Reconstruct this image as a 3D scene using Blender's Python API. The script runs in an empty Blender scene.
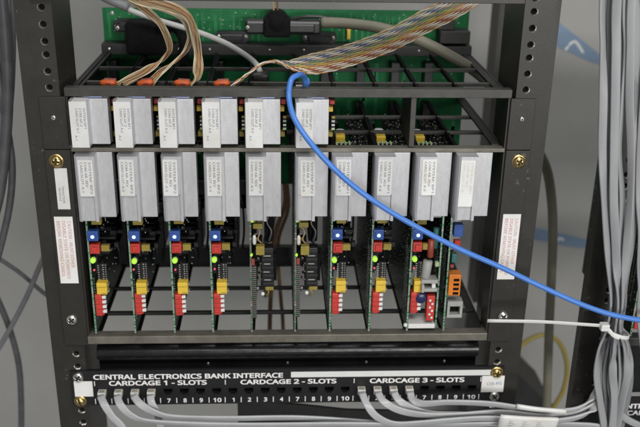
import bpy, bmesh, math, random
from mathutils import Vector, Matrix
random.seed(7)
S = 0.001                                   # everything below is written in millimetres
sc = bpy.context.scene
col = sc.collection

# ------------------------------------------------------------------ camera
cam_d = bpy.data.cameras.new('camera')
cam = bpy.data.objects.new('camera', cam_d); col.objects.link(cam)
PITCH, YAW, ROLL, FPX = 0.3817, 0.0523, 0.0174, 872.5173
fw = Vector((math.sin(YAW)*math.cos(PITCH), math.cos(YAW)*math.cos(PITCH), -math.sin(PITCH)))
rt = Vector((math.cos(YAW), -math.sin(YAW), 0)); up = rt.cross(fw)
r2 = rt*math.cos(ROLL) + up*math.sin(ROLL); u2 = -rt*math.sin(ROLL) + up*math.cos(ROLL)
M = Matrix((r2, u2, -fw)).transposed().to_4x4()
M.translation = Vector((-13.108, -835.704, 128.55))*S
cam.matrix_world = M
cam_d.sensor_width = 36; cam_d.sensor_fit = 'HORIZONTAL'; cam_d.lens = FPX/640*36
cam_d.clip_start = 0.02; cam_d.clip_end = 50
cam_d.dof.use_dof = True; cam_d.dof.focus_distance = 0.86; cam_d.dof.aperture_fstop = 6.3
sc.camera = cam
# ------------------------------------------------------------------ light
w = bpy.data.worlds.new('World'); sc.world = w; w.use_nodes = True
w.node_tree.nodes['Background'].inputs[0].default_value = (0.93, 0.96, 1.0, 1)
w.node_tree.nodes['Background'].inputs[1].default_value = 0.19
def area(name, loc, target, sx, sy, power, color):
    l = bpy.data.lights.new(name, 'AREA'); l.shape = 'RECTANGLE'; l.size = sx*S; l.size_y = sy*S
    l.energy = power; l.color = color
    o = bpy.data.objects.new(name, l); col.objects.link(o); o.location = Vector(loc)*S
    d = Vector(target) - Vector(loc); o.rotation_euler = d.to_track_quat('-Z', 'Y').to_euler()
    return o
area('ceiling_lamp_front', (150, -1250, 1150), (0, 0, -200), 1000, 380, 18, (1.0, 0.985, 0.96))
area('fill_low_far', (1300, -4200, 150), (0, 300, -450), 2600, 800, 105, (1.0, 0.985, 0.955))  # unseen low fill light, added to brighten the wall behind the cage
area('ceiling_lamp_back', (100, 120, 1500), (0, 60, -100), 1500, 350, 9, (0.93, 0.96, 1.0))
sc.view_settings.view_transform = 'Standard'; sc.view_settings.look = 'None'
sc.view_settings.exposure = 0.0; sc.view_settings.gamma = 1.0

# ------------------------------------------------------------------ materials
MATS = {}
def mat(name, c, rough=0.5, metal=0.0, var=0.12, scale=120.0, bump=0.0, bscale=None, emit=None, estr=0.0, stretch=None, spec=None, alpha_rough=0.0, wear=0.0, ovar=0.0, c2=None):
    m = bpy.data.materials.new(name); m.use_nodes = True
    nt = m.node_tree; b = nt.nodes['Principled BSDF']
    b.inputs['Roughness'].default_value = rough; b.inputs['Metallic'].default_value = metal
    if spec is not None: b.inputs['Specular IOR Level'].default_value = spec
    tc = nt.nodes.new('ShaderNodeTexCoord'); mp = nt.nodes.new('ShaderNodeMapping')
    oi = nt.nodes.new('ShaderNodeObjectInfo')
    ad = nt.nodes.new('ShaderNodeVectorMath'); ad.operation = 'ADD'
    nt.links.new(tc.outputs['Object'], ad.inputs[0]); nt.links.new(oi.outputs['Random'], ad.inputs[1])
    nt.links.new(ad.outputs[0], mp.inputs[0])
    if stretch: mp.inputs['Scale'].default_value = stretch
    nz = nt.nodes.new('ShaderNodeTexNoise'); nz.inputs['Scale'].default_value = scale; nz.inputs['Detail'].default_value = 6
    nz.inputs['Roughness'].default_value = 0.65
    nt.links.new(mp.outputs[0], nz.inputs['Vector'])
    rp = nt.nodes.new('ShaderNodeValToRGB')
    rp.color_ramp.elements[0].position = 0.3; rp.color_ramp.elements[1].position = 0.7
    rp.color_ramp.elements[0].color = tuple(x*(1-var) for x in c) + (1,)
    rp.color_ramp.elements[1].color = tuple(min(1, x*(1+var)) for x in c) + (1,)
    nt.links.new(nz.outputs['Fac'], rp.inputs[0]); out = rp.outputs[0]
    if c2:                                  # larger blotches of a second colour
        n3 = nt.nodes.new('ShaderNodeTexNoise'); n3.inputs['Scale'].default_value = 38; n3.inputs['Detail'].default_value = 5
        nt.links.new(mp.outputs[0], n3.inputs['Vector'])
        r3 = nt.nodes.new('ShaderNodeValToRGB'); r3.color_ramp.elements[0].position = 0.42; r3.color_ramp.elements[1].position = 0.75
        nt.links.new(n3.outputs['Fac'], r3.inputs[0]); m3 = nt.nodes.new('ShaderNodeMixRGB')
        nt.links.new(r3.outputs[0], m3.inputs[0]); nt.links.new(out, m3.inputs[1]); m3.inputs[2].default_value = tuple(c2)+(1,); out = m3.outputs[0]
    if ovar:                                # each piece a touch lighter or darker than its neighbours
        hs = nt.nodes.new('ShaderNodeHueSaturation'); mv = nt.nodes.new('ShaderNodeMapRange')
        mv.inputs[3].default_value = 1-ovar; mv.inputs[4].default_value = 1+ovar
        nt.links.new(oi.outputs['Random'], mv.inputs[0]); nt.links.new(mv.outputs[0], hs.inputs['Value'])
        nt.links.new(out, hs.inputs['Color']); out = hs.outputs[0]
    if wear:                                # chips, scuffs and dust in the paint
        nw = nt.nodes.new('ShaderNodeTexNoise'); nw.inputs['Scale'].default_value = 210; nw.inputs['Detail'].default_value = 3
        nb = nt.nodes.new('ShaderNodeTexNoise'); nb.inputs['Scale'].default_value = 14
        nt.links.new(mp.outputs[0], nw.inputs['Vector']); nt.links.new(mp.outputs[0], nb.inputs['Vector'])
        mm = nt.nodes.new('ShaderNodeMath'); mm.operation = 'MULTIPLY'; nt.links.new(nw.outputs['Fac'], mm.inputs[0]); nt.links.new(nb.outputs['Fac'], mm.inputs[1])
        rw = nt.nodes.new('ShaderNodeValToRGB'); rw.color_ramp.elements[0].position = 0.385; rw.color_ramp.elements[1].position = 0.44
        rw.color_ramp.elements[1].color = (wear, wear, wear, 1); nt.links.new(mm.outputs[0], rw.inputs[0])
        mx = nt.nodes.new('ShaderNodeMixRGB'); nt.links.new(rw.outputs[0], mx.inputs[0]); nt.links.new(out, mx.inputs[1]); mx.inputs[2].default_value = (0.30, 0.29, 0.27, 1); out = mx.outputs[0]
    nt.links.new(out, b.inputs['Base Color'])
    if alpha_rough:
        mr = nt.nodes.new('ShaderNodeMapRange'); mr.inputs[3].default_value = rough-alpha_rough; mr.inputs[4].default_value = rough+alpha_rough
        nt.links.new(nz.outputs['Fac'], mr.inputs[0]); nt.links.new(mr.outputs[0], b.inputs['Roughness'])
    if bump:
        n2 = nt.nodes.new('ShaderNodeTexNoise'); n2.inputs['Scale'].default_value = bscale or scale*4; n2.inputs['Detail'].default_value = 4
        nt.links.new(mp.outputs[0], n2.inputs['Vector'])
        bp = nt.nodes.new('ShaderNodeBump'); bp.inputs['Strength'].default_value = bump; bp.inputs['Distance'].default_value = 0.0006
        nt.links.new(n2.outputs['Fac'], bp.inputs['Height']); nt.links.new(bp.outputs[0], b.inputs['Normal'])
    if emit:
        b.inputs['Emission Color'].default_value = tuple(emit) + (1,); b.inputs['Emission Strength'].default_value = estr
    MATS[name] = m
    return m
mat('wall_paint', (0.335, 0.330, 0.312), 0.8, var=0.09, scale=4.5, bump=0.35, bscale=240)
mat('rack_paint', (0.029, 0.0262, 0.0222), 0.40, spec=0.4, var=0.14, scale=45, bump=0.25, bscale=1500, alpha_rough=0.08, wear=0.30)
mat('ear_paint', (0.030, 0.0272, 0.0232), 0.38, spec=0.4, var=0.12, scale=60, bump=0.2, bscale=1500, wear=0.28)
mat('ledge_metal', (0.160, 0.148, 0.122), 0.42, 0.25, var=0.28, scale=50, bump=0.2, bscale=700)
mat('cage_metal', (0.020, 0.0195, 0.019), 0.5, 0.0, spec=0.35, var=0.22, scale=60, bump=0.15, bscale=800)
mat('bar_metal', (0.056, 0.054, 0.049), 0.42, 0.3, var=0.22, scale=70, bump=0.15, bscale=900)
mat('aluminium', (0.55, 0.55, 0.565), 0.42, 0.5, var=0.07, scale=300, bump=0.15, bscale=1400, stretch=(1, 1, 0.3), ovar=0.06, alpha_rough=0.07)
mat('aluminium_dull', (0.46, 0.465, 0.48), 0.5, 0.35, var=0.07, scale=200, bump=0.25, bscale=1500, stretch=(1, 1, 0.3))
mat('paper', (0.80, 0.80, 0.785), 0.7, var=0.03, scale=60, c2=(0.70, 0.675, 0.61))
mat('paper_cool', (0.66, 0.66, 0.655), 0.6, var=0.05, scale=60, ovar=0.06, c2=(0.58, 0.565, 0.52))
mat('ink', (0.06, 0.06, 0.07), 0.7, var=0.3, scale=500)
mat('ink_faint', (0.52, 0.52, 0.53), 0.7, var=0.1, scale=500)
mat('ink_red', (0.55, 0.17, 0.16), 0.7, var=0.15, scale=400)
mat('ink_blue', (0.16, 0.20, 0.42), 0.7)
mat('ink_white', (0.82, 0.80, 0.79), 0.6, var=0.04)
mat('panel_black', (0.012, 0.012, 0.013), 0.38, var=0.2, scale=80, bump=0.1)
mat('black_plastic', (0.014, 0.014, 0.015), 0.35, var=0.3, scale=200)
mat('black_matte', (0.006, 0.006, 0.006), 0.85, spec=0.12, var=0.3, scale=200)
mat('black_gloss', (0.014, 0.013, 0.013), 0.24, var=0.4, scale=18, bump=0.55, bscale=55, alpha_rough=0.12)
mat('zinc', (0.72, 0.70, 0.65), 0.28, 0.95, var=0.15, scale=300)
mat('brass', (0.62, 0.45, 0.19), 0.26, 0.95, var=0.18, scale=300)
mat('pcb_green', (0.012, 0.110, 0.037), 0.5, spec=0.10, var=0.25, scale=90, bump=0.15)
mat('pcb_trace', (0.030, 0.175, 0.070), 0.5, spec=0.10, var=0.2, scale=90)
mat('pcb_dark', (0.012, 0.030, 0.017), 0.45, var=0.4, scale=150)
mat('pcb_edge', (0.21, 0.31, 0.22), 0.6, var=0.45, scale=500)
mat('pcb_edge_grey', (0.13, 0.13, 0.105), 0.6, var=0.5, scale=600)
mat('pin_metal', (0.30, 0.29, 0.26), 0.4, 0.7, var=0.2)
mat('brass_dark', (0.10, 0.07, 0.025), 0.5, 0.6)
mat('zinc_dark', (0.08, 0.078, 0.07), 0.5, 0.6)
mat('solder', (0.60, 0.60, 0.58), 0.35, 0.8, var=0.1)
mat('yellow_part', (0.74, 0.50, 0.05), 0.42, var=0.06)
mat('yellow_dull', (0.27, 0.21, 0.035), 0.5, var=0.15)
mat('red_part', (0.54, 0.045, 0.035), 0.4, var=0.15)
mat('red_dark', (0.26, 0.05, 0.03), 0.4, var=0.1)
mat('blue_part', (0.035, 0.085, 0.30), 0.38, var=0.08)
mat('blue_dark', (0.02, 0.025, 0.09), 0.3, var=0.1)
mat('orange_part', (0.70, 0.20, 0.015), 0.42, var=0.06)
mat('orange_red', (0.52, 0.085, 0.012), 0.45, var=0.1)
mat('white_plastic', (0.72, 0.72, 0.70), 0.45, var=0.03)
mat('grey_plastic', (0.36, 0.36, 0.345), 0.5, var=0.06)
mat('pale_green', (0.38, 0.48, 0.28), 0.5, var=0.1)
mat('pale_blue', (0.45, 0.52, 0.80), 0.3, 0.2, var=0.05)
mat('teal_part', (0.03, 0.13, 0.12), 0.4)
mat('led_green', (0.25, 0.6, 0.05), 0.25, emit=(0.55, 0.95, 0.08), estr=0.6)
mat('led_blue', (0.5, 0.7, 1.0), 0.25, emit=(0.55, 0.78, 1.0), estr=1.2)
mat('led_red', (0.6, 0.05, 0.08), 0.25, emit=(0.9, 0.1, 0.15), estr=0.7)
mat('cable_blue', (0.07, 0.21, 0.62), 0.38, var=0.05, scale=60, bump=0.1, bscale=300)
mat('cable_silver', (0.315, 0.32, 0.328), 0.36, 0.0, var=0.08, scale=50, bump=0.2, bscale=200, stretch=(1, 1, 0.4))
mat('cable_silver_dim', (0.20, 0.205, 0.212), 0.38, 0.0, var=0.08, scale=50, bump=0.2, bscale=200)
mat('cable_pale', (0.43, 0.435, 0.44), 0.33, 0.0, var=0.07, scale=50, bump=0.15, bscale=200)
mat('cable_light', (0.42, 0.42, 0.40), 0.5, var=0.06)
mat('cable_olive', (0.165, 0.155, 0.112), 0.55, var=0.12, scale=40, bump=0.1)
mat('cable_dark', (0.085, 0.085, 0.09), 0.45, var=0.25, scale=60, bump=0.2, bscale=300)
mat('cable_grey', (0.16, 0.16, 0.165), 0.5, var=0.15, scale=60)
mat('cable_yellow', (0.27, 0.21, 0.04), 0.5, var=0.08)
mat('cable_brown', (0.16, 0.085, 0.035), 0.5, var=0.1)
mat('plug_clear', (0.60, 0.59, 0.54), 0.2, var=0.05)
mat('tape_blue', (0.17, 0.245, 0.345), 0.6, var=0.08, scale=40)
for n_, c_ in dict(tan=(0.36,0.26,0.14), cream=(0.58,0.49,0.34), white=(0.68,0.66,0.60), brown=(0.20,0.10,0.05), red=(0.38,0.09,0.06),
                   orange=(0.46,0.20,0.06), yellow=(0.48,0.38,0.10), green=(0.10,0.22,0.11), blue=(0.10,0.13,0.24), violet=(0.16,0.12,0.20), grey=(0.22,0.22,0.21)).items():
    mat('wire_'+n_, c_, 0.45, var=0.06, scale=200)

# ------------------------------------------------------------------ mesh builder
class MB:
    def __init__(s): s.v = []; s.f = []; s.m = []; s.sm = []; s.mats = []
    def mi(s, n):
        if n not in s.mats: s.mats.append(n)
        return s.mats.index(n)
    def add(s, vs, fs, m, smooth=False):
        o = len(s.v); k = s.mi(m)
        s.v += [tuple(v) for v in vs]
        for f in fs: s.f.append(tuple(i+o for i in f)); s.m.append(k); s.sm.append(smooth)
        return s
    def box(s, x0, x1, y0, y1, z0, z1, m, b=0.0):
        x0, x1 = min(x0,x1), max(x0,x1); y0, y1 = min(y0,y1), max(y0,y1); z0, z1 = min(z0,z1), max(z0,z1)
        if b <= 0:
            vs = [(x,y,z) for z in (z0,z1) for y in (y0,y1) for x in (x0,x1)]
            return s.add(vs, [(0,2,3,1),(4,5,7,6),(0,1,5,4),(2,6,7,3),(0,4,6,2),(1,3,7,5)], m)
        b = min(b, (x1-x0)/2.01, (y1-y0)/2.01, (z1-z0)/2.01)
        bm = bmesh.new(); bmesh.ops.create_cube(bm, size=1)
        for v in bm.verts: v.co = Vector(((x0+x1)/2+v.co.x*(x1-x0), (y0+y1)/2+v.co.y*(y1-y0), (z0+z1)/2+v.co.z*(z1-z0)))
        bmesh.ops.bevel(bm, geom=bm.edges[:], offset=b, segments=2, affect='EDGES', profile=0.5)
        s.bm(bm, m); return s
    def bm(s, bm, m, smooth=False):
        bm.verts.index_update()
        s.add([v.co.copy() for v in bm.verts], [[v.index for v in f.verts] for f in bm.faces], m, smooth); bm.free()
    def prism(s, pts, axis, a, b, m):           # polygon pts extruded along axis between a and b
        n = len(pts)
        def P(p, t): return {'x': (t,p[0],p[1]), 'y': (p[0],t,p[1]), 'z': (p[0],p[1],t)}[axis]
        vs = [P(p,a) for p in pts] + [P(p,b) for p in pts]
        fs = [tuple(range(n))[::-1], tuple(range(n,2*n))] + [(i,(i+1)%n,n+(i+1)%n,n+i) for i in range(n)]
        return s.add(vs, fs, m)
    def lathe(s, c, axis, prof, n, m, smooth=True):    # prof: (radius, along) list
        ax = Vector(axis).normalized(); a = ax.orthogonal().normalized(); b = ax.cross(a); c = Vector(c)
        vs = []; fs = []
        for r, t in prof:
            for i in range(n):
                an = 2*math.pi*i/n; vs.append(c + ax*t + (a*math.cos(an)+b*math.sin(an))*r)
        for j in range(len(prof)-1):
            for i in range(n): fs.append((j*n+i, j*n+(i+1)%n, (j+1)*n+(i+1)%n, (j+1)*n+i))
        if prof[0][0] > 1e-6: fs.append(tuple(range(n))[::-1])
        if prof[-1][0] > 1e-6: fs.append(tuple((len(prof)-1)*n+i for i in range(n)))
        return s.add(vs, fs, m, smooth)
    def cyl(s, a, b, r, m, n=12):
        a = Vector(a); b = Vector(b); L = (b-a).length
        return s.lathe(a, b-a, [(r*0.85,0),(r,r*0.15),(r,L-r*0.15),(r*0.85,L)], n, m)
    def tube(s, path, r, m, n=8, sub=6, closed=False):
        pts = spline(path, sub, closed); fr = frames(pts, None, closed)
        vs = []; fs = []
        for p, (t, u, v) in zip(pts, fr):
            for i in range(n):
                an = 2*math.pi*i/n; vs.append(p + (u*math.cos(an)+v*math.sin(an))*r)
        N = len(pts)
        for j in range(N if closed else N-1):
            k = (j+1) % N
            for i in range(n): fs.append((j*n+i, j*n+(i+1)%n, k*n+(i+1)%n, k*n+i))
        if not closed: fs += [tuple(range(n))[::-1], tuple((N-1)*n+i for i in range(n))]
        return s.add(vs, fs, m, True)
    def flat(s, path, wv, width, thick, m, sub=6, closed=False):    # flat cord, wv = width direction per control point
        wv = (list(wv)+[wv[-1]]*len(path))[:len(path)]
        pts = spline(path, sub, closed); ws = spline(wv, sub, closed); fr = frames(pts, ws, closed)
        hw = width/2; ht = thick/2; e = ht*0.8
        prof = [(-hw,0),(-hw+e*.3,ht*.75),(-hw+e,ht),(0,ht*.82),(hw-e,ht),(hw-e*.3,ht*.75),(hw,0),(hw-e*.3,-ht*.75),(hw-e,-ht),(0,-ht*.82),(-hw+e,-ht),(-hw+e*.3,-ht*.75)]
        n = len(prof); vs = []; fs = []; N = len(pts)
        for p, (t, u, v) in zip(pts, fr):
            for a, b in prof: vs.append(p + u*a + v*b)
        for j in range(N if closed else N-1):
            k = (j+1) % N
            for i in range(n): fs.append((j*n+i, j*n+(i+1)%n, k*n+(i+1)%n, k*n+i))
        if not closed: fs += [tuple(range(n))[::-1], tuple((N-1)*n+i for i in range(n))]
        return s.add(vs, fs, m, True)
    def text(s, string, m, origin, right, upv, height=None, width=None, bold=0.0, center=False):
        """flat lettering: cap height and total width in mm, starting at origin (baseline, left)"""
        vs, fs, w0, h0 = glyphs(string, bold)
        kx = (width/w0) if width else height/h0
        ky = (height/h0) if height else kx
        R = Vector(right).normalized(); U = Vector(upv).normalized(); O = Vector(origin)
        if center: O = O - R*(w0*kx/2)
        nrm = R.cross(U)
        s.add([O + R*(x*kx) + U*(y*ky) for x, y in vs], fs, m); return s
    def build(s, name, parent=None, loc=(0,0,0)):
        return obj_from(name, s.mesh(name), parent, loc)
    def mesh(s, name):
        me = bpy.data.meshes.new(name)
        me.from_pydata([(x*S, y*S, z*S) for x, y, z in s.v], [], s.f)
        for n in s.mats: me.materials.append(MATS[n])
        me.polygons.foreach_set('material_index', s.m); me.polygons.foreach_set('use_smooth', s.sm)
        me.update(); return me
def obj_from(name, me, parent=None, loc=(0,0,0)):
    o = bpy.data.objects.new(name, me); col.objects.link(o); o.location = Vector(loc)*S
    if parent: o.parent = parent
    return o
def spline(P, sub, closed=False):
    P = [Vector(p) for p in P]; n = len(P); out = []
    if sub <= 1: return P
    for i in range(n if closed else n-1):
        p1 = P[i]; p2 = P[(i+1)%n]
        p0 = P[i-1] if (i > 0 or closed) else p1*2-p2
        p3 = P[(i+2)%n] if (i+2 < n or closed) else p2*2-p1
        for k in range(sub):
            t = k/sub
            out.append(0.5*((2*p1)+(p2-p0)*t+(2*p0-5*p1+4*p2-p3)*t*t+(3*p1-p0-3*p2+p3)*t**3))
    if not closed: out.append(P[-1])
    return out
def frames(pts, ws=None, closed=False):
    N = len(pts); fr = []; u = None
    for i in range(N):
        a = pts[i-1] if (i > 0 or closed) else pts[i]; b = pts[(i+1)%N] if (i < N-1 or closed) else pts[i]
        t = (b-a).normalized()
        if ws is not None: u = ws[i]
        elif u is None: u = t.orthogonal()
        u = (u - t*u.dot(t)).normalized(); fr.append((t, u, t.cross(u)))
    return fr
try: FONT = bpy.data.fonts.load(bpy.utils.system_resource('DATAFILES', path='fonts') + '/NotoSansHebrew-Regular.woff2')   # one of Blender's own bundled fonts
except Exception: FONT = None
_G = {}
def glyphs(string, bold):
    k = (string, bold)
    if k not in _G:
        c = bpy.data.curves.new('lettering', 'FONT'); c.body = string; c.size = 1.0
        if FONT and string != '4': c.font = FONT
        c.offset = bold; c.resolution_u = 3
        o = bpy.data.objects.new('lettering', c); col.objects.link(o)
        dg = bpy.context.evaluated_depsgraph_get(); me = o.evaluated_get(dg).to_mesh()
        vs = [(v.co.x, v.co.y) for v in me.vertices]; fs = [tuple(p.vertices) for p in me.polygons]
        o.evaluated_get(dg).to_mesh_clear(); bpy.data.objects.remove(o); bpy.data.curves.remove(c)
        x0 = min(v[0] for v in vs); w_ = max(v[0] for v in vs)-x0
        _G[k] = ([(x-x0, y) for x, y in vs], fs, w_, max(v[1] for v in vs if v[1] > 0))
    return _G[k]
def tag(o, label=None, cat=None, group=None, kind=None):
    if label: o['label'] = label
    if cat: o['category'] = cat
    if group: o['group'] = group
    if kind: o['kind'] = kind
    return o
def thing(name, loc, label, cat, group=None):
    o = bpy.data.objects.new(name, None); o.empty_display_size = 0.01; col.objects.link(o); o.location = Vector(loc)*S
    return tag(o, label, cat, group)
KIDS = {}
def copy_tree(o, parent=None):
    c = o.copy(); col.objects.link(c); c.parent = parent
    for ch in list(o.children): copy_tree(ch, c)
    return c

# ================================================================== SETTING
wl = MB(); wl.box(-1700, 1700, 650, 700, -1900, 1000, 'wall_paint'); tag(wl.build('wall'), kind='structure')

# ================================================================== RACKS
H = [0,-15.875,-31.75]
HOLES = []
for k in range(-2, 13):
    for h in H: HOLES.append(h - 44.45*k)
def upright(x0, x1, xh, inner, parent, zlo=-560, zhi=75, web=75, holes=True):
    """L shaped post: flange with real round holes, a web running back from the inner edge"""
    m = MB(); T = 2.6
    hs = sorted([h for h in HOLES if zlo+8 < h < zhi-8]) if holes else []
    c = 5.2; n = 16; r = 3.1; rl = 3.9
    hx0, hx1 = xh-c, xh+c
    for (a, b) in ((x0, hx0), (hx1, x1)): m.box(a, b, 0, T, zlo, zhi, 'rack_paint')
    z = zlo
    for h in hs:
        m.box(hx0, hx1, 0, T, z, h-c, 'rack_paint'); z = h+c
        lip = [(xh+rl*math.cos(2*math.pi*(i+.5)/n), h+rl*math.sin(2*math.pi*(i+.5)/n)) for i in range(n)]
        ring = [(xh+r*math.cos(2*math.pi*(i+.5)/n), h+r*math.sin(2*math.pi*(i+.5)/n)) for i in range(n)]
        sq = []
        for i in range(n):
            a = 2*math.pi*(i+.5)/n; k = c/max(abs(math.cos(a)), abs(math.sin(a))); sq.append((xh+k*math.cos(a), h+k*math.sin(a)))
        vs = [(p[0],0,p[1]) for p in sq] + [(p[0],0,p[1]) for p in lip]
        cor = [(xh+sx*c, 0, h+sz*c) for sx, sz in ((1,1),(-1,1),(-1,-1),(1,-1))]
        fs = [(i,(i+1)%n,n+(i+1)%n,n+i) for i in range(n)]
        for q, ci in enumerate((1,5,9,13)): vs.append(cor[q]); fs.append((ci, 2*n+q, (ci+1)%n))
        m.add(vs, fs, 'rack_paint')
        m.add([(p[0],0,p[1]) for p in lip]+[(p[0],1.3,p[1]) for p in ring], [(i,(i+1)%n,n+(i+1)%n,n+i) for i in range(n)], 'zinc', True)
        m.add([(p[0],1.3,p[1]) for p in ring]+[(p[0],T+3,p[1]) for p in ring], [(i,(i+1)%n,n+(i+1)%n,n+i) for i in range(n)], 'zinc', True)
        m.lathe((xh, T+3, h), (0,1,0), [(r+2,0),(r+2,1.2)], 12, 'black_matte')
    m.box(hx0, hx1, 0, T, z, zhi, 'rack_paint')
    xi = x1 if inner > 0 else x0
    m.box(xi, xi-inner*2.6, T, web, zlo, zhi, 'rack_paint')
    xo = x0 if inner > 0 else x1
    m.box(xo, xo+inner*2.6, T, 14, zlo, zhi, 'rack_paint')
    return m.build('upright', parent)
rack = thing('equipment_rack', (0,0,-560), 'dark grey-brown equipment rack whose drilled posts hold the card cage', 'equipment rack', 'open equipment racks')
for o in (upright(-258, -223, -232.55, 1, rack), upright(223, 258, 232.55, -1, rack)): o.location = (0,0,0.56)
rb = MB(); rb.box(318, 342, 470, 474, -560, 120, 'rack_paint'); rb.box(318, 321, 474, 520, -560, 120, 'rack_paint'); rb.build('rear_post', rack).location = (0,0,0.56)
rack2 = thing('equipment_rack', (0,0,-560), 'neighbouring dark rack post behind the hanging bundle of flat grey cords', 'equipment rack', 'open equipment racks')
upright(323, 358, 347.5, 1, rack2, holes=True).location = (0,0,0.56)

# ------------------------------------------------------------------ screws
def screw_mesh(m, R=6.2, kind='cross', wash=False):
    """round screw head on the -Y side of the origin with a sunk slot"""
    bm = bmesh.new()
    me = MB(); me.lathe((0,0,0), (0,-1,0), [(R*1.0,0),(R,R*0.18),(R*0.93,R*0.36),(R*0.78,R*0.52),(R*0.55,R*0.62),(R*0.28,R*0.66),(0.0001,R*0.67)], 20, m)
    head = me.build('screw')
    cut = MB()
    if kind == 'cross':
        cut.box(-R*.62, R*.62, -R, -R*.30, -R*.16, R*.16, m+'_dark'); c1 = cut.build('cutter')
        cut2 = MB(); cut2.box(-R*.16, R*.16, -R, -R*.30, -R*.62, R*.62, m+'_dark'); cs = [c1, cut2.build('cutter')]
    else:
        cut.box(-R*1.2, R*1.2, -R, -R*.30, -R*.14, R*.14, m+'_dark'); cs = [cut.build('cutter')]
    for c in cs:
        md = head.modifiers.new('b', 'BOOLEAN'); md.object = c; md.operation = 'DIFFERENCE'; md.solver = 'EXACT'; md.material_mode = 'TRANSFER'
    dg = bpy.context.evaluated_depsgraph_get(); r = bpy.data.meshes.new_from_object(head.evaluated_get(dg)); r.name = 'screw'
    if wash:
        ws = MB(); ws.lathe((0,0.6,0), (0,-1,0), [(R*1.25,0),(R*1.25,0.5),(R*1.01,0.8)], 20, m); wm = ws.mesh('washer')
        b2 = bmesh.new(); b2.from_mesh(r); b2.from_mesh(wm); b2.to_mesh(r); b2.free(); bpy.data.meshes.remove(wm)
    for o in cs+[head]: bpy.data.objects.remove(o)
    return r
SC_BRASS = screw_mesh('brass', 6.0, 'cross', True); SC_ZINC = screw_mesh('zinc', 6.0, 'cross'); SC_SLOT = screw_mesh('brass', 5.6, 'slot', True)
SC_SMALL = screw_mesh('zinc', 2.6, 'cross'); SC_TINY = screw_mesh('zinc', 1.7, 'slot')
def screw(me, parent, x, y, z, rot=0.0):
    o = obj_from('screw', me, parent, (x,y,z)); o.rotation_euler = (0, rot, 0); return o

# ================================================================== CARD CAGE
cage = thing('card_cage', (0,0,0), 'open dark metal card cage between the two rack posts, full of circuit cards', 'card cage')
def part(name, m, parent, loc=(0,0,0)): return m.build(name, parent, loc)
for sx in (-1, 1):
    m = MB(); a, b = sorted((sx*218, sx*243)); m.box(a, b, -3, -0.4, -137.4, -84.5, 'ear_paint', 0.5)
    xi = sx*218; m.box(xi, xi-sx*2, -0.3, 26, -137.4, -84.5, 'ear_paint'); ear = part('mounting_ear', m, cage)
    screw(SC_SMALL, ear, sx*230.5, -3, -105.2, 0.4)
    m = MB(); m.box(a, b, -3, -0.4, -358.9, -138.2, 'ear_paint', 0.5); m.box(xi, xi-sx*2, -0.3, 26, -358.9, -138.2, 'ear_paint'); ear2 = part('mounting_ear', m, cage)
    screw(SC_BRASS, ear2, sx*232, -3.5, -149.6, 0.3+sx*.2); screw(SC_ZINC, ear2, sx*232.5, -3.1, -327.2, 0.7*sx)
    # warning label
    x0, x1 = (-240.2, -221.6) if sx < 0 else (221.6, 240.3)
    z0, z1 = (-284.3, -209.0) if sx < 0 else (-282.6, -207.3)
    m = MB(); m.box(x0, x1, -3.25, -3.02, z0, z1, 'paper')
    for i, t in enumerate(('CAUTION - MUST EITHER', 'DISABLE STATE OR POWERED', 'BEFORE REMOVING CARDS')):
        m.text(t, 'ink_red', (x1-5.6-i*5.4, -3.32, z1-5), (0,0,-1), (1,0,0), height=3.3, width=(52, 65, 62)[i])
    part('warning_label', m, ear2)
    if sx < 0:
        m = MB(); m.box(-235, -222.6, -3.25, -3.02, -200.9, -157, 'paper_cool')
        m.text('TRANSITION', 'ink', (-229.3, -3.32, -176), (0,0,-1), (1,0,0), height=2.0, width=18); m.text('MODULE', 'ink', (-232.6, -3.32, -178), (0,0,-1), (1,0,0), height=2.0, width=14)
        part('identity_label', m, ear2)
    # side rails running back
    for z in (-84, -140, -355):
        m = MB(); xr = sx*216; m.box(xr, xr-sx*2, 26.3, 205, z-6, z+5, 'cage_metal'); m.box(xr-sx*2.1, xr-sx*10, 11, 205, z+2.5, z+4.6, 'cage_metal')
        part('side_rail', m, cage)
m = MB(); m.box(-218.4, 218.6, -2, 0, -84.2, -75.8, 'bar_metal', 0.4); m.box(-218.4, 218.6, 0.02, 9, -78, -75.9, 'bar_metal', 0.3); part('front_bar', m, cage)
m = MB(); m.box(-217, 217, -1, 10.5, -140.6, -136.6, 'ledge_metal', 0.5); part('front_bar', m, cage)
m = MB(); m.box(-217.6, 217, -5, 8.2, -356.8, -347.6, 'ledge_metal', 0.8); part('front_bar', m, cage)
for z, ys in ((-80, (45.5, 111.5)), (-136.8, (63, 123)), (-348.5, (53, 114.5))):
    for y in ys:
        m = MB(); m.box(-214, 214, y-2.5, y+2.5, z-3.8, z, 'bar_metal' if z > -300 else 'cage_metal', 0.5); part('cross_bar', m, cage)
m = MB(); m.box(-217, 217, 186, 190, -82, -70, 'cage_metal', 0.5); m.box(-217, 217, 190.1, 206, -72.4, -70, 'cage_metal'); rear_bar = part('rear_bar', m, cage)
for x in (-208,-128,-92,-58,-22,18,58,78,118,154,190): screw(SC_TINY, rear_bar, x, 186, -75.5, random.random()*3)
m = MB(); m.box(-217, 217, 196, 206, -361, -333, 'cage_metal', 0.6); part('rear_bar', m, cage)
BX = [-209.0, -167.0, -124.6, -83.2, -41.4, 5.6, 43.4, 86.4, 128.2, 168.6]
for x in BX:                                        # card guides in three planes
    for z in (-81.2, -138.6, -350.4):
        m = MB(); m.box(x-1.6, x+3.2, 11, 186, z-2.4, z+0.6, 'black_matte'); m.box(x-1.6, x-0.2, 11, 186, z+0.7, z+2.4, 'black_matte'); part('card_guide', m, cage)
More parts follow.
